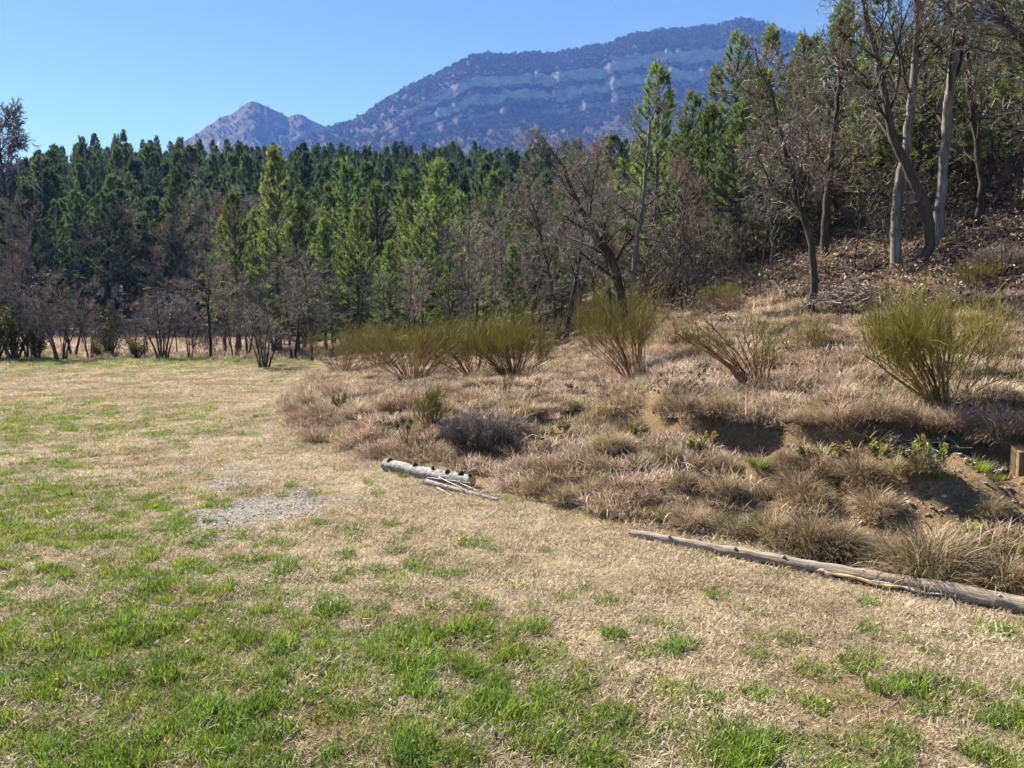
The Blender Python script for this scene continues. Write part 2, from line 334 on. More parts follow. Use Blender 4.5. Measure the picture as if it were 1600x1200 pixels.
# ------------------------------------------------------------------ object helpers
def link(name, me, parent=None):
    o = bpy.data.objects.new(name, me); COL.objects.link(o)
    if parent: o.parent = parent
    return o
def tag(o, label=None, cat=None, group=None, kind=None):
    for k, v in (('label', label), ('category', cat), ('group', group), ('kind', kind)):
        if v: o[k] = v
    return o
def thing(name, parts, label, cat, group=None, loc=(0, 0, 0), rz=0.0, scale=1.0, tilt=(0, 0)):
    """an Empty at the base of the thing with one mesh object for each part; copies share mesh data"""
    e = bpy.data.objects.new(name, None); COL.objects.link(e); e.empty_display_size = .2
    e.location = loc; e.rotation_euler = (tilt[0], tilt[1], rz)
    e.scale = scale if isinstance(scale, (tuple, list)) else (scale,) * 3
    tag(e, label, cat, group)
    for p in parts:
        c = link(p[0], p[1], e)
        for sub in p[2:]: link(sub[0], sub[1], c)
    return e
def scatter(name, protos, pts, rot, sca, label, cat):
    """one 'stuff' object: prototype meshes placed on points"""
    pc = bpy.data.collections.new(name + '_pieces')
    for i, me in enumerate(protos): pc.objects.link(bpy.data.objects.new('%s_piece_%02d' % (name, i), me))
    me = bpy.data.meshes.new(name); n = len(pts); me.vertices.add(n); me.vertices.foreach_set('co', np.asarray(pts, np.float32).ravel())
    a = me.attributes.new('rot', 'FLOAT_VECTOR', 'POINT'); a.data.foreach_set('vector', np.asarray(rot, np.float32).ravel())
    a = me.attributes.new('sca', 'FLOAT', 'POINT'); a.data.foreach_set('value', np.asarray(sca, np.float32).ravel())
    a = me.attributes.new('idx', 'INT', 'POINT'); a.data.foreach_set('value', RNG.integers(0, len(protos), n).astype(np.int32))
    o = link(name, me); tag(o, label, cat, None, 'stuff')
    nt = bpy.data.node_groups.new(name, 'GeometryNodeTree')
    nt.interface.new_socket('Geometry', in_out='INPUT', socket_type='NodeSocketGeometry'); nt.interface.new_socket('Geometry', in_out='OUTPUT', socket_type='NodeSocketGeometry')
    N = nt.nodes; L = nt.links; gi = N.new('NodeGroupInput'); go = N.new('NodeGroupOutput')
    ip = N.new('GeometryNodeInstanceOnPoints'); ci = N.new('GeometryNodeCollectionInfo'); ci.inputs['Collection'].default_value = pc
    ci.inputs['Separate Children'].default_value = True; ci.inputs['Reset Children'].default_value = True
    def na(nm, t):
        k = N.new('GeometryNodeInputNamedAttribute'); k.data_type = t; k.inputs['Name'].default_value = nm; return k.outputs['Attribute']
    e2r = N.new('FunctionNodeEulerToRotation')
    L.new(gi.outputs[0], ip.inputs['Points']); L.new(ci.outputs[0], ip.inputs['Instance']); ip.inputs['Pick Instance'].default_value = True
    L.new(na('idx', 'INT'), ip.inputs['Instance Index']); L.new(na('rot', 'FLOAT_VECTOR'), e2r.inputs[0]); L.new(e2r.outputs[0], ip.inputs['Rotation'])
    L.new(na('sca', 'FLOAT'), ip.inputs['Scale']); L.new(ip.outputs[0], go.inputs[0])
    md = o.modifiers.new('pieces', 'NODES'); md.node_group = nt
    return o

# ------------------------------------------------------------------ colour and cover maps of the ground
GP = np.array([565, 585, 620, 650, 690, 730, 765, 800, 870, 950, 1050, 1150, 1250, 1600], float)
GX = np.array([-400, 0, 200, 400, 600, 800, 1000, 1200, 1400, 1600, 2000], float)
GT = np.array([
    [.5, .6, .7, .7, .3, 0, 0, 0, 0, 0, 0], [.2, .15, .2, .2, .1, 0, 0, 0, 0, 0, 0], [.2, .12, .12, .1, 0, 0, 0, 0, 0, 0, 0],
    [.6, .60, .50, .22, 0, 0, 0, 0, 0, 0, 0], [.4, .42, .35, .15, .05, 0, 0, 0, 0, 0, 0], [.4, .22, .12, .05, .08, .05, 0, 0, 0, 0, 0],
    [.95, .95, .75, .15, .1, .05, 0, 0, 0, 0, 0], [.95, .80, .75, .40, .12, .08, .05, 0, 0, 0, 0], [.7, .62, .74, .6, .34, .2, .1, .06, .05, .05, .05],
    [.8, .78, .82, .68, .5, .36, .22, .14, .12, .12, .12], [.92, .92, .9, .82, .66, .54, .4, .28, .26, .3, .34],
    [.9, .92, .92, .88, .8, .7, .62, .5, .45, .5, .5], [.95, .95, .95, .92, .9, .85, .8, .7, .65, .65, .65], [.9] * 11])
def green_map(x, y):
    px, py = to_pix(x, y, 0 * x); py = np.where(y < 1.5, 1600, py)
    px = np.clip(px, GX[0], GX[-1] - 1e-3); py = np.clip(py, GP[0], GP[-1] - 1e-3)
    i = np.clip(np.searchsorted(GX, px, 'right') - 1, 0, len(GX) - 2); j = np.clip(np.searchsorted(GP, py, 'right') - 1, 0, len(GP) - 2)
    fx = (px - GX[i]) / (GX[i + 1] - GX[i]); fy = (py - GP[j]) / (GP[j + 1] - GP[j])
    g = (GT[j, i] * (1 - fx) + GT[j, i + 1] * fx) * (1 - fy) + (GT[j + 1, i] * (1 - fx) + GT[j + 1, i + 1] * fx) * fy
    n = fbm(x * 3.2, y * 2.6, 31, 4)
    n2 = fbm(x * 0.9, y * 0.8, 41, 2)
    n3 = vnoise(x * 9, y * 8, 43)
    nn = (0.34 * n + 0.2 * n2 + .46 * n3 - .5) * 2.4 + .5
    return np.clip((g * 1.2 - nn) * 2.8 + 0.5, 0, 1) * sstep(0.02, .2, g) * (y < 34)
_gc = at(430, 795); _gs = [at(100, 737), at(330, 735), at(500, 800), at(370, 760)]
def gravel_map(x, y):
    def el(c, rx, ry): return 1 - np.hypot((x - c[0]) / rx, (y - c[1]) / ry)
    e = np.maximum.reduce([el(_gc, .82, .95), el(_gs[0], 1.0, .16) * .3, el(_gs[1], 1.0, .25) * .45, el(_gs[2], .35, .4) * .4, el(_gs[3], .45, .6) * .6])
    return sstep(.0, .6, e + (fbm(x * 4, y * 4, 51, 4) - .5) * 1.7)
_lit0 = at(1500, 620)
def litter_map(x, y, s):
    a = x / np.maximum(y, 2)
    w = sstep(0.05, .3, a)
    return np.clip(sstep(8.2, 10.5, s + (fbm(x * .8, y * .8, 61, 3) - .5) * 3) * w + sstep(8, 11, s + (fbm(x * .8, y * .8, 61, 3) - .5) * 3) * (1 - w), 0, 1)
def bare_map(x, y):
    c = at(1470, 735); c2 = at(1390, 800)
    e = np.maximum(1 - np.hypot((x - c[0]) / 1.2, (y - c[1]) / .95), 1 - np.hypot((x - c2[0]) / .35, (y - c2[1]) / .6))
    return sstep(0, .4, e + (fbm(x * 2.5, y * 2.5, 71, 3) - .5) * .8)

# ------------------------------------------------------------------ ground sheet
def axis(lo, hi, step, grow, lim):
    c = list(np.arange(lo, hi, step)); s = step; v = c[-1]
    while v < lim: s *= grow; v += s; c.append(v)
    s = step; v = lo; pre = []
    while v > -lim: s *= grow * 1.02; v -= s; pre.append(v)
    return np.array(pre[::-1] + c)
gx = axis(-6.0, 8.0, 0.075, 1.05, 4000); gy = axis(1.5, 15.0, 0.075, 1.035, 4000)
XX, YY = np.meshgrid(gx, gy); xf, yf = XX.ravel(), YY.ravel(); zf = H(xf, yf)
g = Geo(); ny, nx = XX.shape
j, i = np.meshgrid(np.arange(ny - 1), np.arange(nx - 1), indexing='ij'); o_ = (j * nx + i).ravel()
g.add(np.stack([xf, yf, zf], -1), np.stack([o_, o_ + 1, o_ + nx + 1, o_ + nx], -1))
gm = g.mesh('ground', M['ground'])
sfl = toe_dist(xf, yf)
gzx = np.gradient(zf.reshape(ny, nx), gx, axis=1); gzy = np.gradient(zf.reshape(ny, nx), gy, axis=0); slope = np.hypot(gzx, gzy).ravel()
far_wood = sstep(60, 72, yf)
A = {'green': green_map(xf, yf) * (1 - sstep(0, .3, sfl)), 'bank': sstep(-.15, .3, sfl), 'gravel': gravel_map(xf, yf) * .75 * (sfl < 0),
     'litter': np.maximum(litter_map(xf, yf, sfl), far_wood * .9),
     'soil': np.clip(np.maximum(sstep(.7, 1.3, slope) * (sfl > .3) * (yf < 14), bare_map(xf, yf)) + sstep(.58, .70, fbm(xf * 2.1, yf * 2.1, 91, 3)) * .6 * (sfl < 0) * (yf < 22) * (yf > 0), 0, 1)}
for k, v in A.items():
    a = gm.attributes.new(k, 'FLOAT', 'POINT'); a.data.foreach_set('value', v.astype(np.float32))
tag(link('ground', gm), kind='structure')

# ------------------------------------------------------------------ mountains
def mountain(name, ridge, r0, r1, r2, knots, seed, cliff):
    ridge = np.array(ridge, float)
    D = np.array([pix_dir(a, b) for a, b in ridge]); az = np.arctan2(D[:, 0], D[:, 1]); te = D[:, 2] / np.hypot(D[:, 0], D[:, 1])
    U = np.linspace(az[0], az[-1], 460); T = np.concatenate([np.linspace(0, .7, 50), np.linspace(.705, 1, 90), np.linspace(1.02, 1.6, 24)])
    e = np.interp(U, az, te); px = np.interp(U, az, ridge[:, 0])
    e = e + (fbm(U * 60, U * 0, seed, 4) - .5) * .008
    UU, TT = np.meshgrid(U, T); E = np.interp(UU, U, e); PX = np.interp(UU, U, px)
    cl = np.interp(PX, *cliff)                                        # how strongly the cliff stands out along the ridge
    tw = TT + ((fbm(UU * 45, TT * 2, seed + 3, 4) - .5) * .018 + (fbm(UU * 150, TT * 25, seed + 4, 3) - .5) * .012 + (fbm(UU * 9, TT, seed + 5, 2) - .5) * .05) * sstep(0, .4, TT) * (1 - sstep(.93, 1, TT))
    kt, kq, kc = knots
    Q = np.interp(tw, kt, kq) * (1 - cl) + np.interp(tw, kt, kc) * cl
    r = r0 + (r1 - r0) * np.minimum(TT, 1) + (r2 - r1) * np.maximum(TT - 1, 0) / .6
    Z = CAM_H + np.where(TT <= 1, r * Q * E, r1 * E * (1 - 1.5 * np.maximum(TT - 1, 0)))
    Z = Z + (fbm(UU * 120, TT * 40, seed + 9, 4) - .5) * 12 * sstep(0, .3, TT) * (1 - sstep(.9, 1, TT)) + (fbm(UU * 30, TT * 8, seed + 12, 3) - .5) * 26 * sstep(.1, .5, TT) * (1 - sstep(.7, .95, TT))
    V = np.stack([r * np.sin(UU), r * np.cos(UU), Z], -1)
    ny, nx = UU.shape; j, i = np.meshgrid(np.arange(ny - 1), np.arange(nx - 1), indexing='ij'); o = (j * nx + i).ravel()
    g = Geo(); g.add(V.reshape(-1, 3), np.stack([o, o + 1, o + nx + 1, o + nx], -1))
    ob = tag(link(name, g.mesh(name, M['mountain'], smooth=True)), kind='structure')
    return V, TT, PX
main_ridge = [(-900, 420), (-400, 380), (0, 330), (300, 275), (440, 228), (515, 198), (550, 185), (590, 163), (640, 130), (700, 106), (740, 89), (800, 84), (860, 82), (930, 72),
              (1000, 51), (1060, 43), (1120, 38), (1165, 30), (1200, 38), (1240, 53), (1300, 72), (1370, 68), (1450, 40), (1540, 15), (1640, 0), (1900, -20), (2300, 60), (2900, 200)]
VM, TM, PM = mountain('mountain', main_ridge, 450, 1700, 2600,
                  ([0, .3, .55, .70, .775, .785, .805, .813, .835, .843, .88, .90, 1.0, 1.2], [.12, .42, .60, .72, .78, .79, .805, .813, .835, .843, .88, .90, 1, 1], [.12, .42, .60, .715, .765, .80, .815, .865, .878, .93, .945, .955, 1, 1]),
                  100, ([-900, 560, 620, 680, 1000, 1240, 1320, 1500, 2900], [0, 0, .6, 1, 1, 1, .5, .6, .4]))
peak_ridge = [(-200, 330), (120, 290), (240, 245), (300, 214), (330, 194), (358, 179), (378, 167), (392, 160), (405, 160), (425, 168), (450, 181), (465, 177), (490, 190), (520, 200), (600, 240), (760, 300)]
VP, TP, PP = mountain('rocky_peak', peak_ridge, 900, 2050, 2600,
                  ([0, .3, .55, .72, .8, .86, .88, .93, 1.0, 1.2], [.12, .42, .60, .72, .79, .85, .87, .92, 1, 1], [.12, .40, .56, .66, .74, .80, .88, .92, 1, 1]),
                  140, ([-200, 300, 380, 430, 480, 760], [0, .1, .3, .3, .1, 0]))

# bare wood and evergreens on the mountain sides, too far and too many to count
def puff(rng, n, rx, rz, size, mat, cone=False):
    g = Geo(); p = nrm(rng.normal(size=(n, 3))) * rng.uniform(.3, 1, (n, 1)) ** .5
    p[:, 2] = p[:, 2] * .5 + .5
    if cone: p[:, :2] *= (1.05 - p[:, 2:3])
    p = p * np.array([rx, rx, rz]); leaves(g, rng, p, size, rng.uniform(0, 1, n), 1.0)
    return g.mesh('puff', mat, False)
rr = np.random.default_rng(5)
for nm, protos, V, T_, n, lab in (('mountain_wood', [puff(rr, 46, 3.4, 5.5, 1.1, M['mwood']) for _ in range(3)] + [puff(rr, 60, 2.0, 6, 1.2, M['mgreen'], True)] , VM, TM, 46000, 'bare grey brown wood covering the slopes under the cliffs'),
                              ('peak_wood', [puff(rr, 40, 3.0, 4.5, 1.0, M['mwood']), puff(rr, 60, 2.0, 6, 1.2, M['mgreen'], True)], VP, TP, 3500, 'sparse wood on the flanks of the rocky peak')):
    ny, nx = V.shape[:2]
    jj = rr.integers(0, ny - 2, n * 3); ii = rr.integers(0, nx - 2, n * 3); a, b = rr.uniform(size=(2, n * 3, 1))
    P = V[jj, ii] * (1 - a) * (1 - b) + V[jj, ii + 1] * a * (1 - b) + V[jj + 1, ii] * (1 - a) * b + V[jj + 1, ii + 1] * a * b
    nn = nrm(np.cross(V[jj, ii + 1] - V[jj, ii], V[jj + 1, ii] - V[jj, ii]))[:, 2]
    keep = (np.abs(nn) > .66 + rr.uniform(-.1, .1, len(nn))) & (T_[jj, ii] > .3) & (T_[jj, ii] < 1.0) & (np.abs(np.arctan2(P[:, 0], P[:, 1])) < .95)
    P = P[keep][:n] - np.array([0, 0, .8])
    scatter(nm, protos, P, np.stack([np.zeros(len(P)), np.zeros(len(P)), rr.uniform(0, 6.28, len(P))], -1), rr.uniform(.6, 1.3, len(P)), lab, 'wood')

# ------------------------------------------------------------------ trees
def pine(seed, h, dark=False, sparse=1.0, low=.16, width=.21, dens=1.0, nl=1.0, nw=1.0):
    """trunk, limbs, crown of needle-brushed shoots"""
    rng = np.random.default_rng(seed); G = [Geo(), Geo(), Geo()]
    nz = 12; zz = np.linspace(0, h, nz); wob = np.cumsum(rng.normal(0, .012 * h / 8, (nz, 2)), 0) * np.linspace(0, 1, nz)[:, None]
    tp = np.stack([wob[:, 0], wob[:, 1], zz], -1); tp[0, 2] = -.15
    r0 = .0125 * h + .01; tr = r0 * (1 - zz / h) ** .85 + .006; tr[0] *= 1.25
    tubes(G[0], [(tp, tr)], 8)
    limbs = []; shoots = []                                          # shoots: (p0, dir, length)
    z = low * h
    while z < h * .985:
        f = z / h
        nb = rng.integers(4, 7)
        L = h * width * min(1, (f - low * .4) / .22 + .35) * (1.02 - f) ** .72 * 1.35
        up = radians(8 + 52 * f ** 1.5)
        for b in range(nb):
            if rng.random() > sparse: continue
            a = 2 * pi * (b + rng.random() * .8) / nb; l = max(.12, L * rng.uniform(.6, 1.15))
            x0, y0 = np.interp(z, zz, tp[:, 0]), np.interp(z, zz, tp[:, 1]); p = np.array([x0, y0, z + rng.uniform(-.1, .1)])
            u = up + rng.normal(0, .12); K = 5; pts = [p]
            for k in range(K - 1):
                uu = u + (.55 * k / K) - (.25 if f < .4 else 0)
                p = p + l / (K - 1) * np.array([cos(a) * cos(uu), sin(a) * cos(uu), sin(uu)]); a += rng.normal(0, .08); pts.append(p)
            pts = np.array(pts); rb = .012 + .012 * l
            limbs.append((pts, np.linspace(rb, .005, K)))
            ns = int((4 + l * 11) * dens) if f > low + .05 else int(1 + l * 5)
            for s_ in range(ns):
                t = rng.uniform(.28, 1.0) ** .8; i = min(int(t * (K - 1)), K - 2); q = pts[i] + (pts[i + 1] - pts[i]) * (t * (K - 1) - i)
                side = rng.choice([-1, 1]) * rng.uniform(.3, 1.1); aa = a + side
                sl = rng.uniform(.14, .34) * (1.1 - .4 * t) * (h / 8) ** .35
                d = np.array([cos(aa) * .75, sin(aa) * .75, rng.uniform(.25, 1.0)]); d /= np.linalg.norm(d)
                shoots.append((q, d, sl))
            shoots.append((pts[-1], nrm(np.array([cos(a) * cos(u), sin(a) * cos(u), sin(u) + .5])), .26))
        z += h * rng.uniform(.034, .052)
    shoots.append((tp[-1], np.array([0, 0, 1.0]), .3))
    tubes(G[1], limbs, 4)
    q = np.array([s[0] for s in shoots]); d = np.array([s[1] for s in shoots]); sl = np.array([s[2] for s in shoots])
    tubes(G[1], [(np.array([a, a + b * c]), np.array([.006, .003])) for a, b, c in shoots], 3)
    nn = 24; B = len(q); tt = rng.uniform(.15, 1.05, (B, nn))
    P = q[:, None] + d[:, None] * (sl[:, None] * tt)[..., None]
    side = rng.normal(size=(B, nn, 3)); D = d[:, None] * 0.75 + nrm(side) * rng.uniform(.35, .9, (B, nn, 1))
    tone = np.clip(np.repeat(rng.normal(.5, .2, B), nn) + rng.normal(0, .15, B * nn), 0, 1)
    slivers(G[2], rng, P.reshape(-1, 3), D.reshape(-1, 3), rng.uniform(.09, .165, B * nn) * nl, .020 * nw, tone)
    nm = 'needle_dark' if dark else 'needle'
    return G, [M['pine_bark'], M['pine_bark'], M[nm]]
def pine_parts(*a, **k):
    G, ms = pine(*a, **k)
    return [('trunk', G[0].mesh('pine_trunk', ms[0])), ('limbs', G[1].mesh('pine_limbs', ms[1])), ('crown', G[2].mesh('pine_crown', ms[2], False))]

def rot_dir(rng, d, ang, az):
    d = d / np.linalg.norm(d); r = np.array([0, 0, 1.0]) if abs(d[2]) < .9 else np.array([1.0, 0, 0])
    a = np.cross(d, r); a /= np.linalg.norm(a); b = np.cross(d, a)
    return d * cos(ang) + (a * cos(az) + b * sin(az)) * sin(ang)
def bare_tree(seed, trunks, spread=(.5, 1.0), nlimb=9, reach=.42, levels=(6, 6, 5), start=.3, wander=.13, up=.045, bark_m='oak_bark', leaf=0, twig_r=.0055):
    """trunks: list of (path Nx3, radii N). Limbs, branches and twigs grow off them."""
    rng = np.random.default_rng(seed); G = [Geo(), Geo(), Geo()]; lim = []; tw = []; tips = []
    fine = []
    for tp, tr in trunks:
        tp = np.asarray(tp, float); tr = np.asarray(tr, float)
        # resample the trunk with a little crookedness
        cum = np.concatenate([[0], np.cumsum(np.linalg.norm(np.diff(tp, axis=0), axis=1))]); TL = cum[-1]
        n = max(8, int(TL / .2)); tt = np.linspace(0, TL, n)
        pp = np.stack([np.interp(tt, cum, tp[:, k]) for k in range(3)], -1)
        for _ in range(2): pp[1:-1] = (pp[:-2] + 2 * pp[1:-1] + pp[2:]) / 4
        pp[1:] += rng.normal(0, .012, (n - 1, 3)); rad = np.interp(tt, cum, tr)
        rad[0] *= 1.3; pp[0, 2] -= .15
        tubes(G[0], [(pp, rad)], 8)
        def grow(p, d, L, r, depth, K):
            pts = [p]; dd = d.copy()
            for k in range(K):
                dd = dd + rng.normal(0, wander, 3); dd[2] += up; dd /= np.linalg.norm(dd)
                pts.append(pts[-1] + dd * L / K)
            pts = np.array(pts); rs = np.linspace(r, r * .42 if depth < 3 else twig_r * .6, K + 1)
            (lim if depth < 2 else fine if depth > 2 else tw).append((pts, rs))
            if depth >= len(levels) or L < .1: tips.append(pts[-1]); return
            nb = levels[depth]
            for b in range(nb):
                t = (b + rng.uniform(.2, 1.0)) / nb * .8 + .2; t = min(t, .99); i = min(int(t * K), K - 1)
                q = pts[i] + (pts[i + 1] - pts[i]) * (t * K - i)
                nd = rot_dir(rng, pts[i + 1] - pts[i], rng.uniform(*spread), rng.uniform(0, 2 * pi))
                grow(q, nd, L * rng.uniform(.42, .72) * (1.15 - .45 * t), max(twig_r, rs[i] * .5), depth + 1, max(3, K - 1))
        for b in range(nlimb):
            t = start + (1 - start) * (b + rng.random()) / nlimb; i = min(int(t * (n - 1)), n - 2)
            q = pp[i]; d0 = pp[i + 1] - pp[i]
            grow(q, rot_dir(rng, d0, rng.uniform(spread[0], spread[1]), b * 2.4 + rng.uniform(-.5, .5)), TL * reach * rng.uniform(.6, 1.1) * (1.15 - .55 * t), rad[i] * .42, 0, 6)
        grow(pp[-1], pp[-1] - pp[-2], TL * reach * .5, rad[-1], 0, 5)
    tubes(G[1], lim, 5); 
    tubes(G[2], tw, 3, rng.uniform(.1, .6, len(tw))); tubes(G[2], fine, 3, rng.uniform(.2, 1, len(fine)))
    parts = [('trunk', G[0].mesh('bare_trunk', M[bark_m])), ('limbs', G[1].mesh('bare_limbs', M['oak_bark'])), ('crown', G[2].mesh('bare_twigs', M['twig'], False))]
    if leaf:
        gl = Geo(); tips = np.array(tips); k = rng.choice(len(tips), min(leaf, len(tips)), replace=False)
        leaves(gl, rng, np.repeat(tips[k], 3, 0) + rng.normal(0, .05, (len(k) * 3, 3)), .035, rng.uniform(0, 1, len(k) * 3), 1.0)
        parts.append(('withered_leaves', gl.mesh('withered_leaves', M['red_leaf'], False)))
    return parts
def path(h, rng, lean=(0, 0), r=.1, n=6, crook=.05, base=(0, 0)):
    t = np.linspace(0, 1, n); w = np.cumsum(rng.normal(0, crook, (n, 2)), 0) * h / 6; w -= w[0]
    p = np.stack([base[0] + lean[0] * t ** 1.2 + w[:, 0], base[1] + lean[1] * t ** 1.2 + w[:, 1], h * t], -1)
    return p, r * (1 - .75 * t)

rr = np.random.default_rng(77)
NEARP = [pine_parts(200 + k, 8.0, False, sp_, lo, wd) for k, (sp_, lo, wd) in enumerate([(.95, .10, .23), (.85, .16, .19), (1.0, .06, .26), (.75, .2, .19)])]
FARG = [pine(300 + k, 12.0, True, sp_, lo, wd, .8, 1.7, 2.4) for k, (lo, wd, sp_) in enumerate([(.06, .22, .97), (.10, .20, .8), (.05, .26, .9), (.2, .22, .65), (.3, .24, .75), (.08, .28, .7)])]
FARP = [[('trunk', G[0].mesh('pine_trunk', ms[0])), ('limbs', G[1].mesh('pine_limbs', ms[1])), ('crown', G[2].mesh('pine_crown', ms[2], False))] for G, ms in FARG]

def place_pine(px, ytop, dist, label, group=None, var=None):
    x, y, z = on_col(px, dist); top = z_at(ytop, dist); h = max(2.0, top - z)
    k = rr.integers(0, len(NEARP)) if var is None else var; s = h / 8.0
    thing('pine_tree', NEARP[k], label, 'tree', group, (x, y, z), rr.uniform(0, 6.28), (s * rr.uniform(.9, 1.15), s * rr.uniform(.9, 1.15), s))
    TREES.append((x, y))
TREES = []
place_pine(435, 236, 36, 'tall slender pine at the meadow corner beside the many-stemmed bare shrub', None, 1)
for px, yt, d in [(372, 300, 38), (402, 330, 41), (475, 300, 40), (545, 256, 43), (592, 288, 41), (508, 345, 38), (560, 330, 36), (640, 318, 38), (520, 290, 47), (465, 340, 34), (350, 345, 43), (610, 380, 33)]:
    place_pine(px, yt, d, 'young green pine in the grove between the meadow and the broom hedge', 'pines behind the meadow corner')
for px, yt, d in [(684, 258, 36), (660, 350, 30), (722, 305, 40), (755, 330, 42), (790, 300, 45), (832, 318, 31), (800, 385, 27), (868, 335, 36), (905, 330, 40), (700, 400, 28), (770, 270, 50), (845, 280, 48), (640, 270, 50)]:
    place_pine(px, yt, d, 'green pine standing among bare oaks behind the broom bushes', 'pines behind the broom bushes')
place_pine(1022, 108, 24, 'tall light green pine with a lone pointed top beside the leaning oak', None, 0)
for px, yt, d in [(1000, 215, 28), (1075, 150, 28), (1112, 110, 32), (1142, 58, 31), (1195, 48, 34), (1168, 120, 36), (1235, 90, 30), (1262, 60, 38), (1040, 230, 34), (1090, 220, 38), (960, 270, 36), (1180, 110, 25), (1100, 170, 24), (1062, 185, 22.5), (1150, 165, 21)]:
    place_pine(px, yt, d, 'pine with upright shoots on the wooded slope under the mountain end', 'pines on the wooded slope')
for px, yt, d in [(1300, 10, 30), (1345, 40, 34), (1330, 250, 22), (1290, 180, 26), (1460, 60, 30), (1420, 0, 36), (1520, 40, 32), (1580, 60, 30), (1560, -60, 38), (1480, -40, 42), (1640, 0, 34), (1250, 230, 24), (1385, 90, 28), (1335, 110, 19.5), (1275, 200, 21), (1445, -30, 20.5), (1565, 0, 20), (1495, 70, 24), (1215, 150, 24), (1243, 60, 22), (1300, 30, 21), (1362, -20, 22.5), (1408, 60, 18.5), (1472, 0, 22), (1535, -30, 18.5), (1592, -20, 17.5), (1625, 60, 21)]:
    place_pine(px, yt, d, 'pine growing up the leaf-strewn slope behind the crooked trunks', 'pines behind the crooked trunks')

# the dense wood across the field: 200 pines one by one, the ranks behind them as one mass
pts = []
cand = rr.uniform(size=(9000, 2)); cy = 67 + 190 * cand[:, 0] ** 1.0; cx = (cand[:, 1] - .5) * 2 * (cy * .85 + 10)
grid = {}
order = np.argsort(cy)
for k in order:
    x, y = cx[k], cy[k]
    if toe_dist(np.array([x]), np.array([y]))[0] > 60 and y < 60: continue
    ms = 3.3 + y * .006; ok = True
    gi, gj = int(x // 6), int(y // 6)
    for a in (-1, 0, 1):
        for b in (-1, 0, 1):
            for (qx, qy) in grid.get((gi + a, gj + b), ()):
                if (qx - x) ** 2 + (qy - y) ** 2 < ms * ms: ok = False
    if ok: grid.setdefault((gi, gj), []).append((x, y)); pts.append((x, y))
pts = np.array(pts); hz = H(pts[:, 0], pts[:, 1])
pxs, _ = to_pix(pts[:, 0], pts[:, 1], hz)
top_tab = lambda px: np.interp(px, [-200, 20, 75, 150, 330, 420, 560, 700, 820, 1000], [262, 262, 232, 208, 222, 226, 228, 224, 232, 215])
hh = rr.uniform(9.5, 14.0, len(pts))
lim = (np.array([z_at(top_tab(p), y) for p, y in zip(pxs, pts[:, 1])]) - hz) * rr.uniform(.72, 1.07, len(pts))
hh = np.minimum(hh, np.maximum(lim, 4.5))
vis = (pxs > -60) & (pxs < 1250)
ids = [i for i in range(len(pts)) if vis[i]][:230]
for i in ids:
    s = hh[i] / 12.0; fat = rr.uniform(.85, 1.4)
    rank = 'in the front rank of the wood across the field' if pts[i, 1] < 74 else 'just behind the front rank of the wood' if pts[i, 1] < 84 else 'deep in the wood on the rising hillside'
    form = 'broad-crowned' if fat > 1.22 else 'narrow-crowned' if fat < 1.03 else 'even-crowned'
    thing('pine_tree', FARP[rr.integers(0, len(FARP))], 'dark %s pine %s' % (form, rank), 'tree', '%s pines %s' % (form, rank), (pts[i, 0], pts[i, 1], hz[i]), rr.uniform(0, 6.28), (s * fat, s * fat, s))
rest = np.array([i for i in range(len(pts)) if i not in set(ids)])
wood_protos = []
for G, ms in FARG:
    g = Geo()
    for mi, gg in ((0, G[0]), (0, G[1]), (1, G[2])):
        v = np.concatenate(gg.v); g.add(v, np.concatenate(gg.q) if gg.q else None, np.concatenate(gg.t) if gg.t else None, np.concatenate(gg.tone), mi)
    wood_protos.append(g.mesh('wood_pine', [M['pine_bark'], M['needle_dark']], False))
BARE_IN_WOOD = [(60, 300, 66), (135, 330, 67), (210, 310, 70), (265, 330, 66), (310, 280, 72), (355, 300, 66), (420, 290, 64), (490, 300, 62), (560, 310, 64), (620, 300, 62), (30, 320, 64), (700, 290, 60), (760, 300, 58), (180, 260, 84), (330, 250, 90)]
scatter('pine_wood', wood_protos, np.stack([pts[rest, 0], pts[rest, 1], hz[rest]], -1), np.stack([0 * rest, 0 * rest, rr.uniform(0, 6.28, len(rest))], -1), hh[rest] / 12.0,
        'far ranks of dark pine wood climbing the hill', 'wood')

# bare trees: five shared kinds
def multi(seed, h, n, spread_r, r, lean):
    rng = np.random.default_rng(seed)
    return [path(h * rng.uniform(.7, 1), rng, (cos(a) * lean * rng.uniform(.4, 1), sin(a) * lean * rng.uniform(.4, 1)), r * rng.uniform(.6, 1), 6, .05, (cos(a) * spread_r, sin(a) * spread_r))
            for a in [2 * pi * (k + rng.random() * .7) / n for k in range(n)]]
OAK = [bare_tree(400, multi(400, 4.6, 1, 0, .095, .5), nlimb=10, reach=.42, leaf=0),
       bare_tree(401, multi(401, 5.0, 2, .12, .085, 1.0), nlimb=7, reach=.40, leaf=60),
       bare_tree(402, multi(402, 4.2, 1, 0, .08, .9), nlimb=10, reach=.5, leaf=250),
       bare_tree(403, multi(403, 5.4, 1, 0, .07, .3), nlimb=11, reach=.30, spread=(.4, .85))]
SHRUB = [bare_tree(410, multi(410, 2.0, 6, .14, .045, .75), nlimb=5, reach=.5, levels=(5, 4, 4), start=.35),
         bare_tree(411, multi(411, 2.3, 4, .10, .04, .6), nlimb=6, reach=.5, levels=(5, 4, 4), start=.3)]
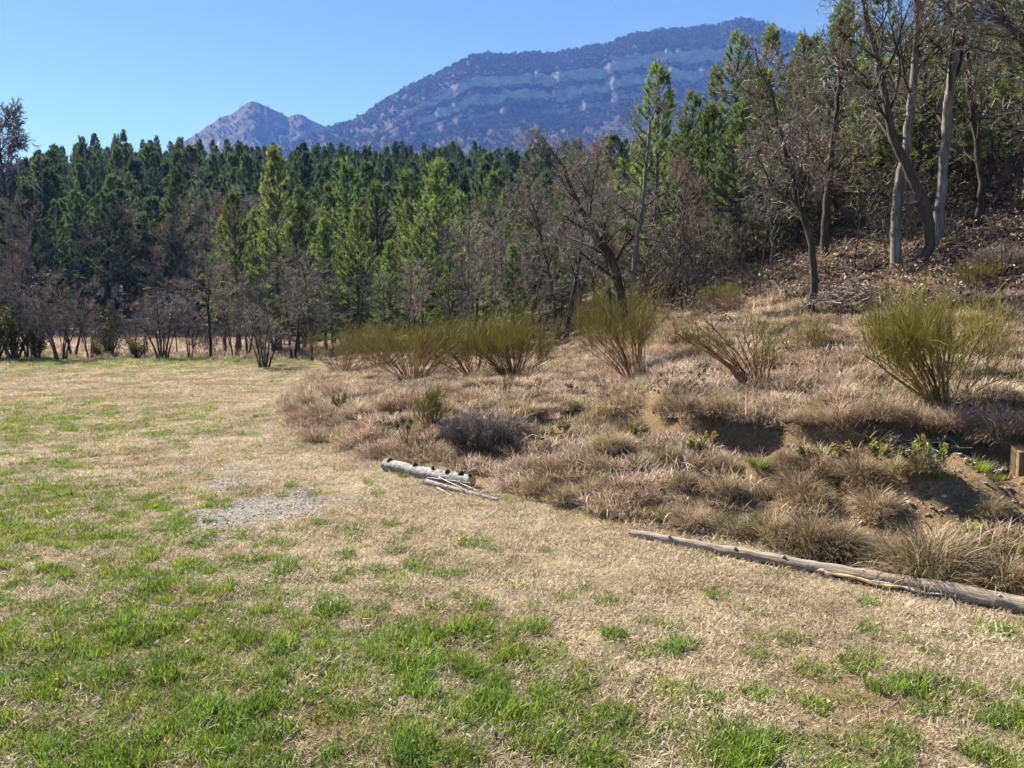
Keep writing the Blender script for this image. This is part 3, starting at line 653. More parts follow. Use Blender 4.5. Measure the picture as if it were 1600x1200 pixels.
SAP = [bare_tree(420, [path(3.0, np.random.default_rng(1), (.3, .1), .022)], nlimb=9, reach=.33, levels=(5, 4), start=.25),
       bare_tree(421, [path(2.4, np.random.default_rng(2), (-.2, .2), .018)], nlimb=8, reach=.45, levels=(5, 4), start=.2),
       bare_tree(422, multi(422, 1.6, 5, .08, .014, .5), nlimb=5, reach=.5, levels=(5, 3), start=.2)]
def top_of(parts):
    return max(max(v.co.z for v in p[1].vertices) for p in parts[1:3])
def place_bare(kinds, px, ytop, dist, label, group=None, nat=6.5, var=None, name='bare_oak_tree', cat='tree', jit=1):
    x, y, z = on_col(px, dist); h = z_at(ytop, dist) - z
    k = rr.integers(0, len(kinds)) if var is None else var; s = h / TOPS.setdefault(id(kinds[k]), top_of(kinds[k]))
    thing(name, kinds[k], label, cat, group, (x, y, z), rr.uniform(0, 6.28) , s)
TOPS = {}
# along the far edge of the meadow
for px, yt, d, v in [(92, 455, 30, 0), (40, 430, 31.5, 1), (138, 462, 31, 1), (252, 445, 31, 0), (294, 470, 32, 1), (205, 488, 34, 1), (365, 450, 33, 1)]:
    place_bare(SHRUB, px, yt, d, 'bare many-stemmed little tree along the far meadow edge', 'little bare trees on the far meadow edge', 3.3, v, 'bare_shrub_tree')
place_bare(SHRUB, 410, 470, 25.5, 'dark bare shrub of many splayed stems alone on the meadow edge', None, 3.3, 0, 'bare_shrub_tree')
for px, yt, d in [(15, 370, 32), (112, 425, 33), (175, 440, 34), (228, 455, 35), (275, 430, 34), (62, 440, 35)]:
    place_bare(OAK, px, yt, d, 'slight bare tree in the hedge at the far side of the meadow', 'slight bare trees in the far hedge')
place_bare(OAK, 328, 300, 32, 'slender tall bare tree at the meadow edge before the dark wood', None, 7.4, 3)
for px, yt, d in [(486, 380, 29), (455, 400, 31), (385, 420, 34), (520, 400, 33), (350, 400, 36), (425, 410, 37), (560, 420, 31), (300, 430, 38), (600, 420, 30)]:
    place_bare(OAK, px, yt, d, 'dark bare oak among the pines behind the meadow corner', 'bare oaks behind the meadow corner')
for px, yt, d in [(640, 400, 28), (700, 350, 27), (735, 330, 30), (770, 360, 25), (815, 330, 28), (850, 260, 30), (880, 230, 27), (905, 300, 33), (790, 310, 36), (670, 330, 36), (930, 200, 29), (955, 260, 24), (745, 400, 23), (845, 400, 22)]:
    place_bare(OAK, px, yt, d, 'bare brown oak behind the broom bushes', 'bare oaks behind the broom bushes')
for px, yt, d in [(1050, 230, 21), (1085, 300, 22), (1150, 210, 22), (1130, 330, 19), (1190, 200, 20), (1255, 180, 23), (1110, 260, 28)]:
    place_bare(OAK, px, yt, d, 'bare oak on the leaf-strewn slope beyond the tall broom', 'bare oaks beyond the tall broom')
for px, yt, d in [(1340, 120, 24), (1390, 150, 27), (1440, 120, 24), (1480, 200, 22), (1545, 140, 21), (1575, 60, 19), (1610, 120, 17), (1500, 60, 28), (1420, 60, 31), (1590, 230, 23), (1660, 40, 18), (1370, 40, 35), (1530, 200, 25), (1620, 0, 26), (1560, 10, 33)]:
    place_bare(OAK, px, yt, d, 'bare oak on the steep slope behind the crooked trunks', 'bare oaks on the steep slope')
for px, yt, d in BARE_IN_WOOD:
    place_bare(OAK, px, yt, d, 'tall bare tree standing in the edge of the pine wood', 'bare trees in the edge of the pine wood')
# on the skyline
x, y, z = on_col(20, 92); h = z_at(150, 92) - z; big = bare_tree(430, multi(430, 8, 1, 0, .26, .3), nlimb=12, reach=.36, levels=(7, 7, 5), start=.5, twig_r=.02)
thing('bare_oak_tree', big, 'big round-crowned bare tree standing against the sky above the wood', 'tree', None, (x, y, z), 0, h / top_of(big))

# saplings and scrub under the trees
for k in range(170):
    px = rr.uniform(560, 1660); d = rr.uniform(19, 34) if px < 1000 else rr.uniform(15.5, 30)
    x, y, z = on_col(px, d)
    if toe_dist(np.array([x]), np.array([y]))[0] < 8.6: continue
    where = 'behind the broom hedge' if px < 860 else 'around the big leaning oak' if px < 1100 else 'beyond the straggly broom' if px < 1260 else 'around the crooked trunks' if d < 21 else 'high on the leaf-strewn slope'
    kd = rr.integers(0, 3); sz = rr.uniform(.6, 1.5); look = ('tall' if sz > 1.05 else 'small') + (' many-stemmed' if kd == 2 else ' single-stemmed')
    thing('sapling', SAP[kd], '%s bare sapling in the scrub %s' % (look, where), 'sapling', '%s saplings %s' % (look, where), (x, y, z), rr.uniform(0, 6.28), sz)
for k in range(34):
    px = rr.uniform(-60, 560); d = rr.uniform(30.5, 36); x, y, z = on_col(px, d)
    thing('sapling', SAP[rr.integers(0, 3)], 'thin bare sapling in the hedge along the far meadow edge', 'sapling', 'saplings in the far hedge', (x, y, z), rr.uniform(0, 6.28), rr.uniform(.5, 1.0))
# low evergreen shrubs with yellowish leaves in the far hedge
def leafy_shrub(seed, n, r, h, mat, size):
    rng = np.random.default_rng(seed); g1 = Geo(); g2 = Geo(); L = []; C = []
    for k in range(16):
        a = rng.uniform(0, 6.28); q = np.array([cos(a) * r * rng.uniform(.2, 1), sin(a) * r * rng.uniform(.2, 1), h * rng.uniform(.5, 1)])
        p0 = np.array([cos(a) * .05, sin(a) * .05, -.05]); pts = np.array([p0, p0 * .5 + q * .5 + rng.normal(0, .05, 3) * r, q]); L.append((pts, np.array([.02, .012, .004]) * h))
        for _ in range(n // 16): t = rng.uniform(.35, 1.05); C.append(p0 + (q - p0) * t + rng.normal(0, .16, 3) * r)
    tubes(g1, L, 4); C = np.array(C); leaves(g2, rng, C, size * rng.uniform(.6, 1.2, len(C)), np.clip(C[:, 2] / h * .5 + rng.normal(.25, .2, len(C)), 0, 1), 1.0)
    return [('stems', g1.mesh('shrub_stems', M['oak_bark'])), ('foliage', g2.mesh('shrub_leaves', mat, False))]
BOX = [leafy_shrub(500, 900, .6, 1.1, M['box_leaf'], .06), leafy_shrub(501, 1100, .55, 1.6, M['box_leaf'], .055)]
for px, yb, d, s, v in [(212, 0, 31, .8, 0), (20, 0, 30.5, 1.3, 1), (55, 0, 31, 1.0, 1), (168, 0, 34, 1.3, 1), (-10, 0, 31, 1.5, 1), (150, 0, 32, .6, 0)]:
    x, y, z = on_col(px, d); thing('evergreen_shrub', BOX[v], 'yellow-green leafy shrub in the hedge along the far meadow edge', 'shrub', 'evergreen shrubs in the far hedge', (x, y, z), rr.uniform(0, 6), s)

# the trunks standing at the top of the bank, each with its own bend
def pix_tree(seed, dist, pix, radii, label, bark_m='oak_bark', name='bare_oak_tree', dy=0.0, **k):
    """trunk whose bends were read at photo columns/rows, standing at one forward distance"""
    x0, y0, z0 = at(*pix[0]) if dist is None else on_col(pix[0][0], dist)
    P = []
    for q, (a, b) in enumerate(pix):
        yy = y0 + dy * q; P.append(((a - 800) / FPX * (yy * cp - (z_at(b, yy) - CAM_H) * sp) - x0, yy - y0, z_at(b, yy) - z0))
    P = np.array(P); P[0, 2] = 0
    return thing(name, bare_tree(seed, [(P, np.array(radii))], bark_m=bark_m, **k), label, 'tree', None, (x0, y0, z0))
pix_tree(600, 15.6, [(1401, 446), (1398, 380), (1402, 310), (1414, 240), (1424, 150), (1432, 60), (1436, -60)], [.115, .10, .095, .085, .075, .06, .045],
         'straight pale-barked trunk carrying the nest box', 'pale_bark', nlimb=9, reach=.26, start=.5, levels=(5, 5, 5))
pix_tree(601, 15.3, [(1420, 452), (1440, 410), (1456, 385), (1450, 330), (1432, 290), (1410, 250), (1388, 200), (1378, 120), (1352, 20), (1340, -60)], [.125, .105, .10, .095, .09, .085, .075, .06, .05, .035],
         'dark crooked oak whose trunk bends like an S beside the pale trunk', nlimb=12, reach=.30, start=.42, levels=(6, 6, 5), leaf=70)
pix_tree(602, 16.0, [(1446, 440), (1462, 380), (1470, 300), (1478, 200), (1494, 60), (1503, -60)], [.13, .11, .10, .09, .075, .05],
         'leaning grey trunk rising behind the S-bent oak', 'pale_bark', nlimb=10, reach=.28, start=.45, levels=(6, 6, 5))
pix_tree(603, 16.6, [(1523, 412), (1530, 350), (1535, 290), (1526, 220), (1515, 140), (1508, 40)], [.085, .075, .068, .06, .05, .035],
         'slim forked oak beside the green tuft at the wood edge', nlimb=10, reach=.33, start=.3, levels=(6, 6, 5))
pix_tree(604, 14.6, [(1268, 468), (1272, 400), (1262, 350), (1245, 320), (1238, 270), (1215, 200), (1205, 140)], [.075, .068, .06, .055, .045, .035, .025],
         'thin dark oak bending over beside the brush pile', nlimb=12, reach=.42, start=.3, levels=(6, 6, 5), leaf=80)
pix_tree(605, 17.5, [(1286, 440), (1288, 360), (1292, 320), (1300, 230), (1312, 120)], [.10, .09, .08, .06, .04],
         'upright dark trunk close behind the bending thin oak', nlimb=10, reach=.38, start=.35, levels=(6, 6, 5))
pix_tree(606, 19, [(1358, 385), (1340, 355), (1318, 325), (1300, 290), (1268, 240)], [.13, .12, .10, .08, .05],
         'dark oak leaning hard to one side on the slope', nlimb=9, reach=.5, start=.35, levels=(6, 6, 5), leaf=160)
pix_tree(607, 20, [(982, 446), (958, 405), (930, 368), (908, 330), (890, 290), (882, 262)], [.14, .12, .10, .08, .055, .035],
         'big leaning bare oak rising behind the tall broom', nlimb=12, reach=.42, start=.22, levels=(6, 6, 5))
pix_tree(608, 19.6, [(992, 450), (990, 400), (1003, 330), (1012, 240), (1016, 190)], [.07, .064, .055, .04, .025],
         'slim pale trunk standing against the big leaning oak', 'pale_bark', nlimb=8, reach=.25, start=.45, levels=(5, 5, 5))
pix_tree(609, 16.8, [(1488, 430), (1476, 395), (1468, 360), (1500, 335)], [.05, .045, .04, .02], 'short broken sapling trunk with a sharp bend on the slope', nlimb=5, reach=.4, start=.5, levels=(4, 4))
pix_tree(610, 14.0, [(1690, 440), (1680, 330), (1660, 200), (1630, 100), (1560, 20)], [.13, .12, .10, .08, .05], 'oak reaching its long low boughs out over the bank', nlimb=13, reach=.55, start=.25, levels=(6, 6, 5), leaf=60)

# nest box on the pale trunk
def box(g, c, s, m=0):
    c = np.array(c); s = np.array(s) / 2
    v = np.array([[x, y, z] for x in (-1, 1) for y in (-1, 1) for z in (-1, 1)]) * s + c
    g.add(v, [[0, 1, 3, 2], [4, 6, 7, 5], [0, 4, 5, 1], [2, 3, 7, 6], [0, 2, 6, 4], [1, 5, 7, 3]], None, .5, m)
def box_mesh(nm, mat, *bs):
    g = Geo()
    for b in bs: box(g, *b)
    return g.mesh(nm, mat, False)
yb = 15.6; nxp = (1412 - 800) / FPX * yb + .005; nzp = z_at(312, yb)
gh = Geo(); tubes(gh, [(np.array([[0, -.092, .04], [0, -.0855, .04]]), np.array([.016, .016]))], 12, cap=True)  # near-black disc on the panel paints the shade inside the entrance
thing('nest_box', [('front_panel', box_mesh('front', M['box_wood'], ((0, -.078, 0), (.15, .014, .19))), ('entrance_hole_shade', gh.mesh('hole_shade', M['hole_shade']))),
                   ('side_panel', box_mesh('side', M['box_wood'], ((-.069, 0, 0), (.013, .142, .19)))), ('side_panel', box_mesh('side', M['box_wood'], ((.069, 0, 0), (.013, .142, .19)))),
                   ('back_panel', box_mesh('back', M['box_wood'], ((0, .078, .01), (.15, .014, .24)))),
                   ('roof', box_mesh('roof', M['box_wood'], ((0, -.012, .106), (.19, .20, .018)))), ('floor_panel', box_mesh('floor', M['box_red'], ((0, 0, -.107), (.152, .17, .022))))],
      'small grey wooden nest box fixed to the pale trunk', 'nest box', None, (nxp, yb - .17, nzp), radians(8))

# ------------------------------------------------------------------ broom bushes
def broom(seed, h, r, n, lean=(0, 0), bare=.45, dens=1.0):
    rng = np.random.default_rng(seed); A_, B_, C_ = [], [], []; sect = rng.uniform(0, 6.28, 6)
    for k in range(n):
        a = sect[rng.integers(0, len(sect))] + rng.normal(0, .38); q = rng.uniform(.1, 1) ** .8
        top = np.array([cos(a) * r * q + lean[0] * rng.uniform(.5, 1.2), sin(a) * r * q + lean[1], h * (bare + .22) * rng.uniform(.45, 1.15) * (1.08 - .3 * q * q)])
        b0 = np.array([cos(a) * .22 * r * q, sin(a) * .22 * r * q, -.04]) + np.append(rng.normal(0, .03, 2), 0)
        t = np.linspace(0, 1, 6)[:, None]; pts = b0 + (top - b0) * np.concatenate([t ** 1.15, t ** 1.15, t ** .8], 1) + np.cumsum(rng.normal(0, .016, (6, 3)), 0) * t
        A_.append((pts, np.linspace(.008, .0045, 6)))
        for m_ in range(int(6 * dens)):
            f = rng.uniform(.5, 1.0); i = min(int(f * 5), 4); p = pts[i] + (pts[i + 1] - pts[i]) * (f * 5 - i)
            d = nrm(np.array([cos(a) * .35, sin(a) * .35, .85]) + rng.normal(0, .4, 3)); l = h * rng.uniform(.12, .36)
            m2 = p + d * l * .5; e = p + d * l + np.array([0, 0, .03]); B_.append((np.array([p, m2 + rng.normal(0, .01, 3), e]), np.array([.0035, .003, .0022])))
            for _ in range(int(7 * dens)):
                f2 = rng.uniform(.25, 1); p2 = p + (e - p) * f2; d2 = nrm(np.array([cos(a) * .2, sin(a) * .2, .9]) + rng.normal(0, .36, 3)); l2 = h * rng.uniform(.08, .26)
                C_.append((np.array([p2, p2 + d2 * l2 * .5 + rng.normal(0, .006, 3), p2 + d2 * l2]), np.array([.0020, .0017, .0010])))
    tipz = np.percentile([c[0][-1][2] for c in C_], 96); tr_ = np.percentile([math.hypot(c[0][-1][0] - lean[0], c[0][-1][1] - lean[1]) for c in C_], 92)
    fz, fr = h / tipz, r / tr_
    for grp in (A_, B_, C_):
        for p_, _ in grp: p_[:, 2] *= fz; p_[:, :2] *= fr
    g1, g2, g3 = Geo(), Geo(), Geo(); tubes(g1, A_, 4, rng.uniform(0, 1, len(A_))); tubes(g2, B_, 3, rng.uniform(0, 1, len(B_))); tubes(g3, C_, 3, np.clip(rng.normal(.5, .25, len(C_)), 0, 1))
    return [('stems', g1.mesh('broom_stems', M['broom_stem'])), ('branchlets', g2.mesh('broom_branchlets', M['broom_mid'])), ('twigs', g3.mesh('broom_twigs', M['broom_tip']))]
def place_broom(seed, px, pyb, pyt, wpx, n, label, lean=(0, 0), bare=.45, dens=1.0, group=None):
    x, y, z = at(px, pyb); h = z_at(pyt, y) - z; r = wpx / FPX * y / 2 * 1.1
    thing('broom_bush', broom(seed, h, r, int(n * 1.15), (lean[0] * h, lean[1] * h), bare, dens * .98), label, 'bush', group, (x, y, z), 0)
place_broom(700, 535, 582, 503, 140, 40, 'loose olive broom bush at the meadow end of the hedge', (-.05, 0), .4, .9)
place_broom(701, 590, 578, 505, 140, 46, 'low broom bush filling the gap beside the orange-stemmed one', (0, 0), .4)
place_broom(702, 645, 592, 497, 165, 70, 'dense broom bush with orange-brown stems and a green top', (0, 0), .42, 1.0)
place_broom(703, 742, 590, 498, 150, 44, 'open broom bush showing its dark branching stems', (.02, 0), .5, .9)
place_broom(704, 805, 588, 484, 170, 72, 'largest green broom bush at the wood end of the hedge', (0, 0), .38, 1.1)
place_broom(705, 990, 592, 442, 150, 34, 'tall leaning broom with bare brown stems and a round green crown', (-.22, 0), .55, 1.25)
place_broom(706, 1178, 600, 478, 150, 26, 'straggly broom leaning over with sparse brown stems', (-.36, 0), .6, .7)
place_broom(707, 1478, 638, 452, 215, 50, 'big yellow-green broom bush on the lip of the earth step', (-.08, 0), .42, 1.05)
place_broom(708, 1255, 560, 490, 80, 26, 'low dark green broom beyond the straggly leaning one', (0, 0), .35, .8)
place_broom(709, 1530, 455, 405, 60, 30, 'bright green broom tuft under the slim forked oak', (0, 0), .3, 1.0)
place_broom(710, 668, 672, 600, 55, 26, 'small yellowish broom sprig standing in pale grass below the hedge', (0, 0), .35, .8)
place_broom(711, 1065, 548, 512, 45, 18, 'little broom tuft between the tall and the straggly broom', (0, 0), .35, .8)
place_broom(712, 1140, 480, 440, 90, 26, 'dim green broom at the foot of the wood', (0, 0), .35, .9)
place_broom(713, 530, 640, 610, 26, 14, 'tiny bright green broom shoot on the grassy bank end', (0, 0), .3, .8)
place_broom(714, 785, 625, 580, 40, 10, 'thin broom seedling before the largest green bush', (0, 0), .4, .6)

# ------------------------------------------------------------------ grass
def patch_short(seed, n, R, L, lean, W, mat, toner):
    rng = np.random.default_rng(seed); g = Geo(); a = rng.uniform(0, 6.28, n); q = R * np.sqrt(rng.uniform(0, 1, n))
    b = np.stack([np.cos(a) * q, np.sin(a) * q, np.full(n, -.004)], -1); az = rng.uniform(0, 6.28, n)
    l0 = rng.uniform(lean[0], lean[1], n); blades(g, rng, b, az, l0, l0 + rng.uniform(.1, lean[2], n), rng.uniform(L[0], L[1], n), W * rng.uniform(.6, 1.3, n), 2, np.clip(toner(rng, n), 0, 1))
    return g.mesh('grass_patch', mat, False)
dry_p = [patch_short(800 + k, 230, .17, (.012, .042), (.6, 1.5, .45), .0031, M['straw'], lambda r, n: r.normal(.44, .25, n)) for k in range(5)]
grn_p = [patch_short(810 + k, 90, .085, (.025, .065), (.05, .8, .9), .0042, M['green'], lambda r, n: r.normal(.5, .22, n)) for k in range(5)]
tall_p = [patch_short(820 + k, 120, .075, (.04, .095), (.05, .9, 1.0), .0046, M['green'], lambda r, n: r.normal(.45, .2, n)) for k in range(3)]
def patch_long(seed, n, R, L, mat):
    rng = np.random.default_rng(seed); g = Geo(); a = rng.uniform(0, 6.28, n); q = R * np.sqrt(rng.uniform(0, 1, n)); b = np.stack([np.cos(a) * q, np.sin(a) * q, np.full(n, -.01)], -1)
    az = rng.normal(0, 1.1, n); l0 = rng.uniform(.2, 1.1, n); blades(g, rng, b, az, l0, l0 + rng.uniform(.3, 1.0, n), rng.uniform(L[0], L[1], n), .0056 * rng.uniform(.5, 1.4, n), 3, np.clip(rng.normal(.5, .3, n), 0, 1))
    return g.mesh('long_grass_patch', mat, False)
long_p = [patch_long(830 + k, 130, .20, (.05, .19), M['rough_straw']) for k in range(5)]
mix_p = [patch_long(840 + k, 90, .18, (.06, .16), M['tussock']) for k in range(3)]
def pts_region(n, y0, y1, power, side=.80, extra=1.2):
    u = RNG.uniform(0, 1, n); y = (y0 ** power + u * (y1 ** power - y0 ** power)) ** (1 / power); x = RNG.uniform(-1, 1, n) * (side * y + extra); return x, y
def nrot(n, tilt=.12): return np.stack([RNG.normal(0, tilt, n), RNG.normal(0, tilt, n), RNG.uniform(0, 6.28, n)], -1)
def lift(x, y): return np.stack([x, y, H(x, y)], -1)

x, y = pts_region(46000, 1.6, 31, 1.25); s = toe_dist(x, y); gr = gravel_map(x, y)
k = (s < .25) & (RNG.uniform(size=len(x)) > gr * .93) & (RNG.uniform(size=len(x)) > .35 * green_map(x, y)) & (RNG.uniform(size=len(x)) > sstep(.62, .75, fbm(x * 2.1, y * 2.1, 91, 3)) * .7)
x, y = x[k], y[k]; scatter('dry_grass', dry_p, lift(x, y), nrot(len(x), .08), RNG.uniform(.65, 1.5, len(x)) * (1 + np.clip(y - 6, 0, 25) * .05), 'short straw-coloured winter grass over the meadow', 'grass')
x, y = pts_region(90000, 1.6, 31, 1.2); s = toe_dist(x, y); gr = green_map(x, y)
k = (s < .05) & (RNG.uniform(size=len(x)) < gr * (.15 + .85 * sstep(.42, .62, vnoise(x * 12, y * 12, 95)))) & (gravel_map(x, y) < .5)
x, y = x[k], y[k]; scatter('green_grass', grn_p, lift(x, y), nrot(len(x), .1), RNG.uniform(.4, 1.1, len(x)) * (1 + np.clip(y - 6, 0, 25) * .04), 'fresh green grass growing in patches over the meadow', 'grass')
x, y = pts_region(9000, 1.6, 7.5, 1.0); gr = green_map(x, y); s = toe_dist(x, y)
k = (s < -.1) & (RNG.uniform(size=len(x)) < np.clip(gr - .3, 0, 1) * (.12 + .88 * sstep(.5, .66, fbm(x * 3.5, y * 3.5, 97, 2))) * np.interp(y, [2, 3.2, 4.5, 7.5], [1, .8, .35, .1]))
x, y = x[k], y[k]; scatter('lush_grass', tall_p, lift(x, y), nrot(len(x), .1), RNG.uniform(.6, 1.15, len(x)), 'taller lush green grass tufts in the near meadow', 'grass')
x, y = pts_region(52000, 3.2, 24, 1.35); s = toe_dist(x, y); lt = litter_map(x, y, s); br = bare_map(x, y)
lowb = sstep(.1, .25, x / np.maximum(y, 2)) * (s < 2.15); foot = lowb * sstep(1.35, 1.7, s)
k = (s > .03) & (RNG.uniform(size=len(x)) > lowb * .72) & (RNG.uniform(size=len(x)) > foot * .9) & (RNG.uniform(size=len(x)) > lt * .93) & (RNG.uniform(size=len(x)) > br * .95) & (RNG.uniform(size=len(x)) < .18 + .82 * sstep(.40, .6, fbm(x * 1.7, y * 1.7, 99, 3)))
x, y = x[k], y[k]
e = .08; hx = (H(x + e, y) - H(x - e, y)) / (2 * e); hy = (H(x, y + e) - H(x, y - e)) / (2 * e); k = np.hypot(hx, hy) < RNG.uniform(.7, 1.9, len(x)); x, y, hx, hy = x[k], y[k], hx[k], hy[k]; n = len(x); down = np.arctan2(-hy, -hx) + RNG.normal(0, .9, n)
ro = np.stack([RNG.normal(0, .1, n), RNG.normal(0, .1, n), down], -1)
scatter('bank_grass', long_p, lift(x, y), ro, RNG.uniform(.55, 1.15, n), 'matted pinkish dry grass covering the bank', 'grass')
x, y = pts_region(16000, 3.2, 22, 1.3); s = toe_dist(x, y); k = (s > -.1) & (RNG.uniform(size=len(x)) < sstep(.48, .62, fbm(x * 1.1 + 7, y * 1.1, 103, 3))) & (litter_map(x, y, s) < .6) & (bare_map(x, y) < .6)
x, y = x[k], y[k]; scatter('olive_bank_grass', mix_p, lift(x, y), nrot(len(x), .12), RNG.uniform(.6, 1.2, len(x)), 'olive and brown grass growing in streaks on the bank', 'grass')
# tall dry grass of the strip of field beyond the hedge
x = RNG.uniform(-60, 6, 9000); y = RNG.uniform(31, 64, 9000); k = toe_dist(x, y) < 2; x, y = x[k], y[k]
scatter('field_grass', long_p, lift(x, y), nrot(len(x)), RNG.uniform(1.2, 2.4, len(x)), 'golden dry grass of the field beyond the hedge', 'grass')
# leaf litter and fallen twigs on the slope
def litter_patch(seed):
    rng = np.random.default_rng(seed); g = Geo(); n = 70; p = np.stack([rng.uniform(-.35, .35, n), rng.uniform(-.35, .35, n), rng.uniform(0, .035, n)], -1); leaves(g, rng, p, rng.uniform(.02, .045, n), rng.uniform(0, 1, n), .6)
    return g.mesh('litter_patch', M['litter'], False)
def twig_patch(seed):
    rng = np.random.default_rng(seed); g = Geo(); L = []
    for _ in range(7):
        a = rng.uniform(0, 6.28); c = rng.uniform(-.3, .3, 2); l = rng.uniform(.1, .4); L.append((np.array([[c[0], c[1], .01], [c[0] + cos(a) * l / 2, c[1] + sin(a) * l / 2, rng.uniform(.01, .08)], [c[0] + cos(a) * l, c[1] + sin(a) * l, .02]]), np.array([.005, .004, .002])))
    tubes(g, L, 3, rng.uniform(0, 1, len(L))); return g.mesh('twig_patch', M['dead_wood'])
x = RNG.uniform(-8, 32, 24000); y = RNG.uniform(8, 46, 24000); s = toe_dist(x, y); k = RNG.uniform(size=len(x)) < np.clip(litter_map(x, y, s) + .03 * (s > .5), 0, 1); x, y = x[k], y[k]
scatter('leaf_litter', [litter_patch(850 + q) for q in range(4)], lift(x, y), nrot(len(x), .2), RNG.uniform(.8, 1.5, len(x)), 'brown fallen oak leaves on the slope under the trees', 'leaves')
k = RNG.uniform(size=len(x)) < .18; scatter('fallen_twigs', [twig_patch(860 + q) for q in range(4)], lift(x[k], y[k]), nrot(int(k.sum()), .25), RNG.uniform(.8, 1.8, int(k.sum())), 'grey dead twigs strewn on the slope under the trees', 'twigs')
# gravel
def pebble(seed, r, mat=None):
    rng = np.random.default_rng(seed); g = Geo(); b = [[1, 0, 0], [-1, 0, 0], [0, 1, 0], [0, -1, 0], [0, 0, 1], [0, 0, -1]]
    b += [[sx, sy, sz] for sx in (-.6, .6) for sy in (-.6, .6) for sz in (-.6, .6)]
    v = np.array(b, float) * rng.uniform(.7, 1.15, (14, 1)) * np.array([1, .75, .5]) * r
    ix = lambda s1, s2, s3: 6 + (s1 > 0) * 4 + (s2 > 0) * 2 + (s3 > 0)
    f = []
    for ax in range(3):
        for sg_, apex in ((1, 2 * ax), (-1, 2 * ax + 1)):
            o = [k_ for k_ in range(3) if k_ != ax]; cyc = []
            for (p_, q_) in ((-1, -1), (1, -1), (1, 1), (-1, 1)):
                s3 = [0, 0, 0]; s3[ax] = sg_; s3[o[0]] = p_; s3[o[1]] = q_; cyc.append(ix(*s3))
            for a in range(4):
                tri = [apex, cyc[a], cyc[(a + 1) % 4]]; f.append(tri if (sg_ > 0) == (ax != 1) else tri[::-1])
    g.add(v, None, f); return g.mesh('pebble', mat or M['stone'], False)
x = RNG.uniform(-6, 1, 60000); y = RNG.uniform(5, 11, 60000); k = (RNG.uniform(size=len(x)) < gravel_map(x, y) ** 1.2) & (toe_dist(x, y) < -.2); x, y = x[k], y[k]
scatter('gravel', [pebble(870 + q, .011) for q in range(4)], lift(x, y), nrot(len(x), .5), RNG.uniform(.35, 1.5, len(x)), 'pale gravel showing in worn bare patches of the meadow', 'gravel')
x, y = pts_region(26000, 4.4, 10, 1); k = (RNG.uniform(size=len(x)) < bare_map(x, y) * .8) & (toe_dist(x, y) > .2); x, y = x[k], y[k]
M['clod'] = bark('earth_clods', [(.3, (.13, .085, .05)), (.55, (.27, .19, .115)), (.8, (.40, .32, .23))], 18, (1, 1, 1), .5)
scatter('earth_clods', [pebble(875 + q, .016, M['clod']) for q in range(4)], lift(x, y), nrot(len(x), .5), RNG.uniform(.4, 1.8, len(x)), 'crumbled brown earth on the bare part of the bank', 'earth')

x, y = pts_region(4200, 1.6, 14, 1.1); k = toe_dist(x, y) < .2; x, y = x[k], y[k]
M['pale_leaf'] = foliage('bleached_leaves', [(0, (.30, .19, .11)), (.5, (.50, .40, .29)), (1, (.74, .70, .62))], .25, spread=.2)
def single_leaf(seed):
    rng = np.random.default_rng(seed); g = Geo(); leaves(g, rng, np.array([[0, 0, .016]]), .014, rng.uniform(0, 1, 1), .4); return g.mesh('leaf', M['pale_leaf'], False)
scatter('fallen_leaves', [single_leaf(880 + q) for q in range(6)], lift(x, y), nrot(len(x), .4), RNG.uniform(.5, 1.5, len(x)), 'bleached fallen leaves dotted over the meadow', 'leaves')

# ------------------------------------------------------------------ tussocks, one by one
def tussock(seed, n, R, L, droop, gmix=.06):
    rng = np.random.default_rng(seed); g = Geo(); a = rng.uniform(0, 6.28, n); q = R * np.sqrt(rng.uniform(0, 1, n))
    b = np.stack([np.cos(a) * q, np.sin(a) * q, -.02 + .55 * R * (1 - (q / R) ** 2)], -1); az = a + rng.normal(0, .7, n); l0 = np.clip(q / R * .75 + rng.normal(0, .15, n), 0, 1.2)
    t = np.clip(rng.normal(.38, .24, n), 0, .93); t[rng.random(n) < gmix] = 1.0
    blades(g, rng, b, az, l0, l0 + rng.uniform(.5, droop, n), L * rng.uniform(.5, 1.1, n), .0038 * rng.uniform(.6, 1.2, n), 4, t)
    return g
TUS = [[('blades', tussock(900 + k, n, R, L, dr, gm).mesh('tussock_blades', M['tussock'], False))] for k, (n, R, L, dr, gm) in enumerate(
       [(1300, .17, .27, 1.7, .04), (1000, .14, .25, 1.5, .08), (1700, .21, .27, 1.7, .03), (850, .12, .22, 1.3, .15), (1200, .18, .22, 2.0, .06)])]
PTUS = [[('blades', tussock(910 + k, n, R, L, dr, 0).mesh('tussock_blades', M['rough_straw'], False))] for k, (n, R, L, dr) in enumerate([(800, .18, .26, 1.8), (700, .15, .29, 1.5), (950, .22, .26, 2.0)])]
GT_ = []
for k in range(2):
    g = Geo(); rng = np.random.default_rng(920 + k); n = 200; a = rng.uniform(0, 6.28, n); q = .08 * np.sqrt(rng.uniform(0, 1, n))
    blades(g, rng, np.stack([np.cos(a) * q, np.sin(a) * q, 0 * q - .01], -1), a + rng.normal(0, .6, n), rng.uniform(.05, .8, n), rng.uniform(.8, 1.7, n), rng.uniform(.07, .18, n), .0045, 3, np.clip(rng.normal(.5, .2, n), 0, 1)); GT_.append([('blades', g.mesh('tuft_blades', M['green'], False))])
def put(kind, px, py, s, label, group, name='grass_tussock', cat='tussock', sq=1.0):
    x, y, z = at(px, py); s *= 1.12 if name == 'grass_tussock' else 1; thing(name, kind[rr.integers(0, len(kind))], label, cat, group, (x, y, z), rr.uniform(0, 6.28), (s, s, s * sq))
put([TUS[2]], 1452, 905, 1.10, 'largest round brown tussock behind the long log', None)
